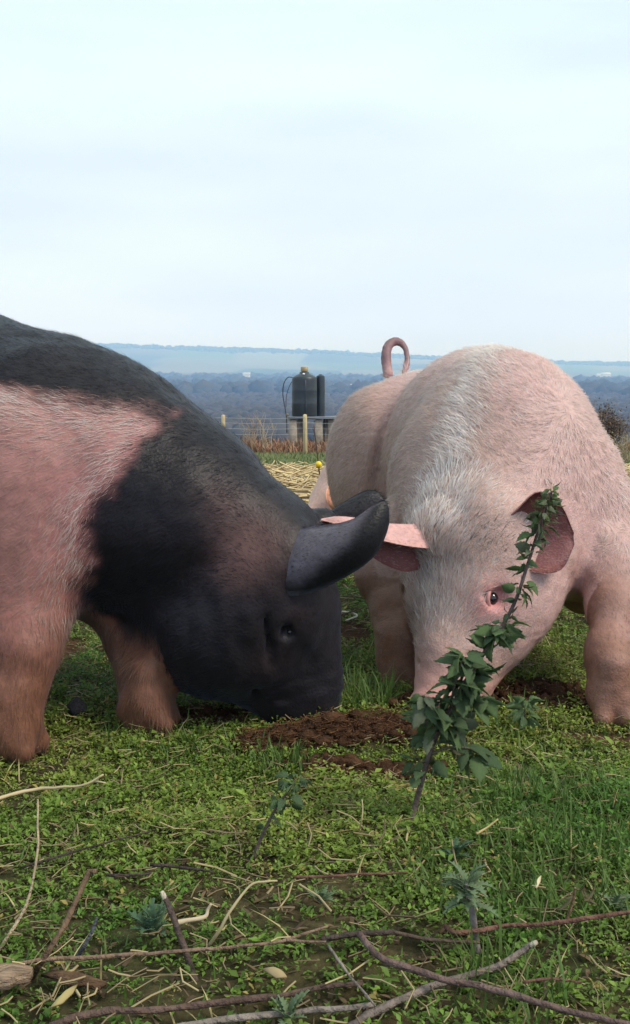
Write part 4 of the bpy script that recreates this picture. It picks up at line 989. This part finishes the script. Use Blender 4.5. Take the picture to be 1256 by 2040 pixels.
stick('broken_stem', 'short dark broken stem with a pale tip leaning behind the long twig', 'stem',
      [(390, 1955, .0), (374, 1905, .012), (357, 1857, .03), (340, 1815, .048), (328, 1788, .058)], .0056, (.085, .060, .050), taper=.7, cut=(.42, .35, .27))
stick('branch', 'dark branch lying along the bottom edge left of centre', 'branch',
      [(100, 2045, .012), (173, 2018, .018), (285, 2012, .022), (408, 2002, .022), (550, 1984, .022), (640, 1968, .022), (722, 1958, .02)], .0050, (.10, .064, .050), taper=.7)
stick('branch', 'greyish branch in the bottom corner below the dark one', 'branch',
      [(345, 2048, .012), (459, 2030, .016), (560, 2020, .018), (640, 2011, .02), (745, 2003, .02)], .0048, grey, taper=.7)
stick('twig', 'straight reddish twig lying in the weeds below the nettle stem', 'twig', [(584, 1747, .03), (650, 1746, .03), (718, 1742, .03), (812, 1739, .03)], .0026, red_, taper=.7)
stick('twig', 'short dark twig in the weeds right of the bent stick', 'twig', [(300, 1722, .03), (360, 1729, .03), (425, 1738, .03)], .0034, dark_, taper=.6)
stick('twig', 'dark twig running right from the tip of the bent stick', 'twig', [(212, 1743, .028), (255, 1744, .028), (302, 1739, .028)], .0030, dark_, taper=.7)
stick('twig', 'dark thin twig slanting through the weeds at mid left', 'twig', [(45, 1728, .02), (120, 1705, .028), (215, 1678, .03), (302, 1655, .03)], .0026, dark_, taper=.5)
stick('branch', 'short dark branch end lying left of the crossed branches', 'branch', [(640, 1872, .02), (700, 1862, .026), (786, 1856, .026)], .0046, (.075, .055, .046), taper=.8)
stick('twig', 'dark twig half buried behind the crossed branches', 'twig', [(786, 1858, .02), (860, 1872, .02), (955, 1879, .02)], .0032, (.11, .075, .055), taper=.7)
stick('twig', 'thin grey twig slanting down left of the crossed branches', 'twig', [(655, 1885, .03), (697, 1944, .03), (748, 2004, .03)], .0024, grey, taper=.6)
stick('twig', 'thin reddish twig lying at lower right beyond the top branch', 'twig', [(1042, 1957, .025), (1095, 1949, .028), (1158, 1957, .025)], .0022, red_, taper=.6)
stick('dry_stalk', 'long pale dry stalk with a split end lying at the left below the dark pig', 'stalk',
      [(-10, 1592, .03), (61, 1574, .032), (120, 1568, .034), (168, 1564, .036), (206, 1543, .05)], .0040, tan_, M_straw, taper=.5, fork=[([(168, 1564, .036), (190, 1557, .038), (211, 1560, .036)], .002)])
stick('dry_stalk', 'pale dry stem arching over the weeds left of centre', 'stalk', [(416, 1885, .01), (440, 1850, .03), (459, 1816, .045), (499, 1765, .06), (530, 1757, .06), (552, 1755, .055)], .0026, (.38, .31, .17), M_straw, taper=.55)
stick('root_piece', 'short pale root with a hooked tip beside the broken stem', 'root', [(352, 1838, .03), (380, 1832, .034), (408, 1826, .036), (414, 1812, .042), (421, 1801, .048)], .0042, (.50, .40, .26), M_straw, taper=.35)
stick('dry_stalk', 'bent white straw lying on the grass between the two pigs', 'stalk', [(664, 1222, .02), (685, 1218, .03), (712, 1226, .025), (690, 1236, .02)], .0035, (.70, .63, .50), M_straw, taper=.8)
stick('dry_stalk', 'pale curled stalk standing in the grass left of the thistle', 'stalk', [(964, 1700, .0), (966, 1715, .01), (970, 1725, .02), (980, 1738, .01)], .0018, tan_, M_straw)
stick('dry_stalk', 'thin pale curved stalk in the chickweed left of the nettle stem', 'stalk', [(712, 1665, .0), (720, 1640, .03), (723, 1610, .05), (722, 1593, .06)], .0016, tan_, M_straw)
stick('dry_stalk', 'short tan stalk lying right of the nettle stem', 'stalk', [(950, 1660, .03), (970, 1648, .035), (992, 1632, .045)], .0024, (.45, .32, .15), M_straw)
stick('twig', 'dark bluish twig standing out of the weeds behind the long twig', 'twig', [(155, 1905, .01), (172, 1880, .025), (186, 1850, .04), (193, 1828, .05)], .0038, (.10, .105, .12), taper=.5)

# flat dry pieces: splintered wood, dead leaves
def slab(name, label, cat, outline, thick, col, mat_, h=.02, curl=.0):
    W = np.array([G(a, b, h) for a, b in outline]); c = W.mean(0); n_ = len(W)
    root = None
    up = np.array([0, 0, 1.0]); mid = (W+c)/2+up*curl*.6
    V = np.concatenate([W+up*thick, mid+up*(thick*1.3), [c+up*(thick*1.5+curl)], W, [c]]); i = np.arange(n_); j = (i+1) % n_
    F4 = np.concatenate([np.stack([i, j, n_+j, n_+i], 1), np.stack([j, i, 2*n_+1+i, 2*n_+1+j], 1)]); F3 = np.concatenate([np.stack([n_+i, n_+j, np.full(n_, 2*n_)], 1), np.stack([2*n_+1+j, 2*n_+1+i, np.full(n_, 3*n_+1)], 1)])
    mbb = MB(); mbb.add(V, F4, F3, col)
    return link(name, mbb.mesh(name), mat_, None, label, cat)
M_split = mat('splintered_wood', None, .85, .15, noise=12, amount=.5, bump=.9, bscale=30, stretch=(1, 14, 14))
slab('wood_splinter', 'splintered flat piece of old wood at the bottom left edge', 'wood', [(-20, 1936), (20, 1938), (50, 1941), (67, 1946), (60, 1957), (35, 1962), (20, 1971), (-20, 1976)], .010, (.30, .21, .14), M_split)
slab('dead_leaf', 'long brown curled dead leaf under the thin twig at lower left', 'leaf', [(82, 1946), (104, 1938), (131, 1946), (150, 1940), (188, 1952), (214, 1962), (196, 1975), (168, 1966), (146, 1970), (110, 1952)], .003, (.12, .07, .04), M_split, .014, .005)
slab('dead_leaf', 'pale yellowish dry blade lying near the bottom left corner', 'leaf', [(100, 2010), (118, 1992), (140, 1972), (155, 1964), (146, 1980), (125, 2000)], .0015, (.36, .29, .13), M_dry, .03, .004)
slab('dead_leaf', 'small cream dead leaf in the grass at right of the thistle', 'leaf', [(1066, 1768), (1069, 1757), (1079, 1746), (1077, 1758), (1070, 1771)], .0015, (.62, .52, .34), M_dry, .04, .004)
slab('dead_leaf', 'pale tan dry leaf end under the long twig near its fork', 'leaf', [(523, 1932), (540, 1929), (565, 1938), (572, 1948), (550, 1950)], .0015, (.34, .26, .14), M_dry, .025, .004)
slab('dark_stone', 'dark grey clod in the grass behind the dark pig’s front leg', 'clod', [(132, 1416), (140, 1408), (160, 1407), (174, 1414), (172, 1424), (150, 1426)], .010, (.035, .033, .036), M_clod, .01, .012)

# ------------------------------------------------------------------ nettles and thistles
def nettle_leaf(L, W, fold=.25, droop=.35, teeth=6, curl=0.0):
    left, right, mid = [], [], []
    for k in range(teeth*2+1):
        t = k/(teeth*2); w = W*.5*math.sin(math.pi*min(1, t*.9+.12))**.8*(1-t*.35)
        if k % 2 == 1: w *= .80
        if k == teeth*2: w = 0
        x_ = L*t; z_ = -droop*L*t*t+curl*L*t**3
        mid.append((x_, 0, z_)); left.append((x_+L*.03*(k % 2 == 0), w, z_+w*fold)); right.append((x_+L*.03*(k % 2 == 0), -w, z_+w*fold))
    n = len(mid); V = np.array(mid+left+right); i = np.arange(n-1)
    F4 = np.concatenate([np.stack([i, i+1, n+i+1, n+i], 1), np.stack([i+1, i, 2*n+i, 2*n+i+1], 1)])
    V2 = np.concatenate([V, V+[0, 0, -.022]]); m = len(V)
    rim = np.concatenate([np.stack([n+i, n+i+1, m+n+i+1, m+n+i], 1), np.stack([2*n+i+1, 2*n+i, m+2*n+i, m+2*n+i+1], 1)])
    return V2, np.concatenate([F4, F4[:, ::-1]+m, rim])
M_nettle = [mat('nettle_leaf_'+w, c, .68, .2, noise=180, amount=.35, bump=.8, bscale=200, trans=.35) for w, c in (('green', (.26, .39, .16)), ('dark', (.19, .29, .135)), ('pale', (.36, .41, .25)), ('dry', (.33, .28, .15)))]
LEAF = {}
for mi in range(4):
    for v in range(3):
        V, f4 = nettle_leaf(1.0, (.78, .66, .90)[v] if mi < 3 else .28, (.25, .5, .1)[v], (.35, .7, .15)[v], 5, 0 if mi < 3 else .8)
        me = mesh_np('leaf', V, f4, smooth=False); me.materials.append(M_nettle[mi]); LEAF[(mi, v)] = me
def leaf_obj(root, pos, d, L, mi, roll=0.0, nm='leaf'):
    me = LEAF[(mi, int(rng.integers(0, 3)))]
    o = bpy.data.objects.new(nm, me); C.objects.link(o)
    q = Vector(d).to_track_quat('X', 'Z'); o.rotation_mode = 'QUATERNION'
    from mathutils import Quaternion
    o.rotation_quaternion = q @ Quaternion((1, 0, 0), roll); o.scale = (L, L, L); o.location = Vector(pos)
    o.parent = root; o.matrix_parent_inverse = root.matrix_basis.inverted(); return o
M_stem = mat('nettle_stem', None, .7, .25, noise=60, amount=.3, bump=.4, bscale=200)
def nettle(label, pts, r0, clusters, group=None, name='nettle'):
    W = np.array(pts); root = thing(name, label, 'nettle', tuple(W[0]), group)
    c = spline(W, 6); mb = MB(); mb.tube(c, np.linspace(r0, r0*.35, len(c)), 8, (.105, .075, .065), jitter=.08); link('stem', mb.mesh('stem'), M_stem, root)
    for (t, n_, L, kinds, spread) in clusters:
        b_ = c[int(t*(len(c)-1))]; tg = nrm(c[min(len(c)-1, int(t*(len(c)-1))+1)]-c[max(0, int(t*(len(c)-1))-1)]); a0 = rng.uniform(0, 6.28)
        for k in range(int(n_*(2.5 if t < .6 else 1.7 if t < .8 else 2.0))):
            a = a0+k*2.4+rng.normal(0, .25); out = np.array([math.cos(a), math.sin(a)*.9, 0])
            d = nrm(out+tg*rng.uniform(-.2, .4)+np.array([0, 0, rng.uniform(-.9, .45)]))
            pet = out*L*rng.uniform(.1, spread); leaf_obj(root, b_+pet+tg*rng.normal(0, .006), d, L*(.88 if t < .6 else .85)*rng.uniform(.5, 1.25), int(rng.choice(kinds)), rng.normal(0, .9))
    return root, c
NY = 1.32
main_pts = [G(812, 1668), P(824, 1620, NY), P(845, 1540, NY), P(868, 1470, NY), P(905, 1400, NY-.005), P(945, 1330, NY-.01), P(992, 1262, NY-.01), P(1026, 1200, NY-.015), P(1050, 1130, NY-.015), P(1072, 1060, NY-.02), P(1090, 1010, NY-.02), P(1100, 978, NY-.02)]
cl = [(.99, 7, .009, [2, 3, 0], .4), (.97, 8, .012, [2, 0, 3], .6), (.95, 8, .013, [0, 2, 3], .8), (.93, 8, .014, [0, 2, 3], .8), (.91, 8, .015, [2, 3, 0], .9), (.89, 8, .016, [3, 2, 0], 1.0), (.87, 7, .017, [3, 2, 0], .9), (.85, 6, .018, [3, 2, 0], .8), (.82, 5, .020, [0, 3, 1], .6), (.80, 4, .020, [0, 2], .5),
      (.77, 3, .020, [0, 3], .4), (.73, 4, .024, [0, 1], .4), (.69, 5, .021, [0, 3, 1], .4), (.655, 5, .021, [0, 1, 3], .4), (.62, 3, .020, [1, 3], .5), (.575, 8, .026, [0, 1], .6), (.545, 7, .028, [0, 1], .6), (.51, 3, .02, [1, 3], .4),
      (.455, 8, .029, [0, 0, 1], .6), (.42, 7, .029, [0, 1], .8), (.385, 7, .030, [0, 1, 1], .9), (.345, 10, .029, [0, 1], 1.0), (.315, 9, .029, [0, 1, 2], 1.0), (.28, 7, .026, [1, 3], .9), (.22, 5, .026, [1, 1, 3], .8)]
nt_root, nc = nettle('tall leaning nettle in front of the pink pig’s face, withered near its top', main_pts, .0042, cl)
def shoot(a, pts, r0, leaves):                          # side shoots of the tall nettle
    c = spline(np.array(pts), 5); mbb = MB().tube(c, np.linspace(r0, r0*.5, len(c)), 6, (.09, .08, .05)); link('side_shoot', mbb.mesh('side_shoot'), M_stem, nt_root)
    for (t, n_, L, kinds) in leaves:
        b_ = c[int(t*(len(c)-1))]; a0 = rng.uniform(0, 6.28)
        for k in range(n_):
            an = a0+k*2.4; d = nrm([math.cos(an), math.sin(an)*.9, rng.uniform(-.9, .5)]); leaf_obj(nt_root, b_+np.array(d)*L*.2, d, L*1.08*rng.uniform(.75, 1.2), int(rng.choice(kinds)), rng.normal(0, .4))
shoot(0, [nc[int(.36*(len(nc)-1))], P(905, 1370, NY-.02), P(918, 1330, NY-.03), P(925, 1308, NY-.03)], .0022, [(1, 7, .024, [0, 1]), (.75, 6, .027, [0, 1]), (.45, 6, .028, [0])])
shoot(0, [nc[int(.30*(len(nc)-1))], P(860, 1430, NY-.02), P(850, 1400, NY-.03), P(845, 1385, NY-.03)], .0022, [(1, 7, .023, [0, 2]), (.7, 7, .027, [0, 1, 2]), (.4, 6, .027, [1])])
shoot(0, [nc[int(.24*(len(nc)-1))], P(890, 1490, NY+.0), P(930, 1490, NY+.01), P(950, 1500, NY+.01)], .0024, [(1, 6, .031, [1, 1, 0]), (.7, 5, .031, [1]), (.4, 4, .026, [1, 3])])
shoot(0, [nc[int(.22*(len(nc)-1))], P(838, 1520, NY-.01), P(830, 1545, NY-.01)], .0018, [(1, 3, .018, [1, 3])])
shoot(0, [nc[int(.33*(len(nc)-1))], P(920, 1420, NY), P(950, 1400, NY), P(965, 1385, NY)], .002, [(1, 6, .026, [0]), (.6, 6, .028, [0, 1])])
b = G(1040, 1462); nettle('small bright nettle shoot standing alone at the pink pig’s near foot', [b, P(1043, 1440, b[1]), P(1046, 1415, b[1]), P(1048, 1398, b[1])], .0022, [(1, 6, .022, [0], .3), (.8, 5, .027, [0, 1], .5), (.5, 4, .026, [0, 1], .5)])
b = G(505, 1712); nettle('short nettle with drooping leaves growing at left of centre in the turf', [b, P(520, 1670, b[1]), P(545, 1620, b[1]-.005), P(572, 1580, b[1]-.01), P(590, 1552, b[1]-.01)], .0028,
       [(1, 6, .015, [1, 0], .5), (.90, 6, .018, [1, 0], .8), (.78, 6, .019, [1, 1, 0], 1.0), (.64, 5, .018, [1], 1.1), (.42, 3, .014, [1, 3], .9)])
# thistles: grey green lobed leaves
def thistle_leaf(L, W):
    n = 15; V, up = [], []
    mid = [(L*k/(n-1), 0, .22*L*math.sin(k/(n-1)*2.4)) for k in range(n)]
    lf = []
    for k in range(n):
        t = k/(n-1); w = W*.5*math.sin(math.pi*min(1, t+.08))*(1.0 if k % 2 == 0 else .28)
        if k == n-1: w = 0
        lf.append((w, .10*L*(k % 2 == 0)))
    V = mid+[(m[0]+a*.6, w, m[2]+w*.5) for m, (w, a) in zip(mid, lf)]+[(m[0]+a*.6, -w, m[2]+w*.5) for m, (w, a) in zip(mid, lf)]
    V = np.array(V); i = np.arange(n-1)
    F4 = np.concatenate([np.stack([i, i+1, n+i+1, n+i], 1), np.stack([i+1, i, 2*n+i, 2*n+i+1], 1)])
    V2 = np.concatenate([V, V-[0, 0, .022*L]]); m = len(V)
    rim = np.concatenate([np.stack([n+i, n+i+1, m+n+i+1, m+n+i], 1), np.stack([2*n+i+1, 2*n+i, m+2*n+i, m+2*n+i+1], 1)])
    return V2, np.concatenate([F4, F4[:, ::-1]+m, rim])
M_thistle = mat('thistle_leaf', (.125, .175, .09), .7, .2, noise=90, amount=.3, trans=.2)
M_thistle_d = mat('dark_thistle_leaf', (.07, .125, .065), .6, .3, noise=90, amount=.3, trans=.2)
def mk(m_):
    V, f4 = thistle_leaf(1, .42); me = mesh_np('leaf', V, f4, smooth=False); me.materials.append(m_); return me
TL = [mk(M_thistle), mk(M_thistle_d)]
def thistle(label, base, n, L, kind, stem=None, el=(.1, .9)):
    root = thing('thistle', label, 'thistle', tuple(base)); at = [np.array(base)]*n
    if stem is not None:
        c = spline(np.array(stem), 5); mbb = MB().tube(c, np.linspace(.0042, .0025, len(c)), 8, (.20, .17, .155), jitter=.1); link('stem', mbb.mesh('stem'), M_stem, root)
        at = [c[int(len(c)*rng.uniform(.55, .99))] for _ in range(n)]
    for k in range(n):
        a = k*2.4+rng.normal(0, .2); e_ = rng.uniform(*el); d = (math.cos(a)*math.cos(e_), math.sin(a)*math.cos(e_), math.sin(e_))
        o = bpy.data.objects.new('leaf', TL[kind]); C.objects.link(o); o.rotation_mode = 'QUATERNION'; o.rotation_quaternion = Vector(d).to_track_quat('X', 'Z'); s_ = L*rng.uniform(.6, 1.2); o.scale = (s_, s_, s_); o.location = Vector(at[k])
        o.parent = root; o.matrix_parent_inverse = root.matrix_basis.inverted()
b = G(952, 1900, .0); thistle('grey green thistle on a bare grey stem above the curved twig', b, 26, .032, 0, [b, P(947, 1860, b[1]), P(940, 1810, b[1]), P(932, 1775, b[1]), P(928, 1760, b[1])], (-.5, .7))
b = G(305, 1868, .012); thistle('dark bluish thistle rosette behind the broken stem at lower left', b, 18, .036, 1, None, (.2, 1.1))
b = G(1225, 1815, .012); thistle('grey green thistle rosette at the right edge above the red twig', b, 12, .028, 0, None, (.1, .9))
b = G(575, 2036, .012); thistle('grey green thistle tip poking up at the bottom edge', b, 10, .032, 0, None, (.1, .9))
b = G(640, 1800, .012); thistle('small greyish thistle rosette below the straight reddish twig', b, 10, .026, 0, None, (.1, .9))
b = G(905, 1712, .012); thistle('dark green thistle rosette in the grass right of the nettle stem', b, 14, .030, 1, None, (.1, .9))
# withered flower stalk right of the crossed branches
b = G(1120, 1860); ws = thing('withered_weed', 'withered brown weed with curled leaves above the red twig at right', 'weed', tuple(b))
pt = [b, P(1130, 1830, b[1]), P(1142, 1795, b[1]), P(1146, 1768, b[1])]; mb = MB().tube(np.array(pt), [.0022, .002, .0018, .0014], 7, (.16, .10, .06), sub=4); link('stem', mb.mesh('stem'), M_stem, ws)
for (px, py) in ((1146, 1770), (1140, 1790), (1165, 1795), (1180, 1800), (1125, 1790), (1190, 1803)):
    d = nrm(rng.normal(size=3)+[0, -.3, .2]); o = leaf_obj(ws, P(px, py, b[1]), d, .022, 3)
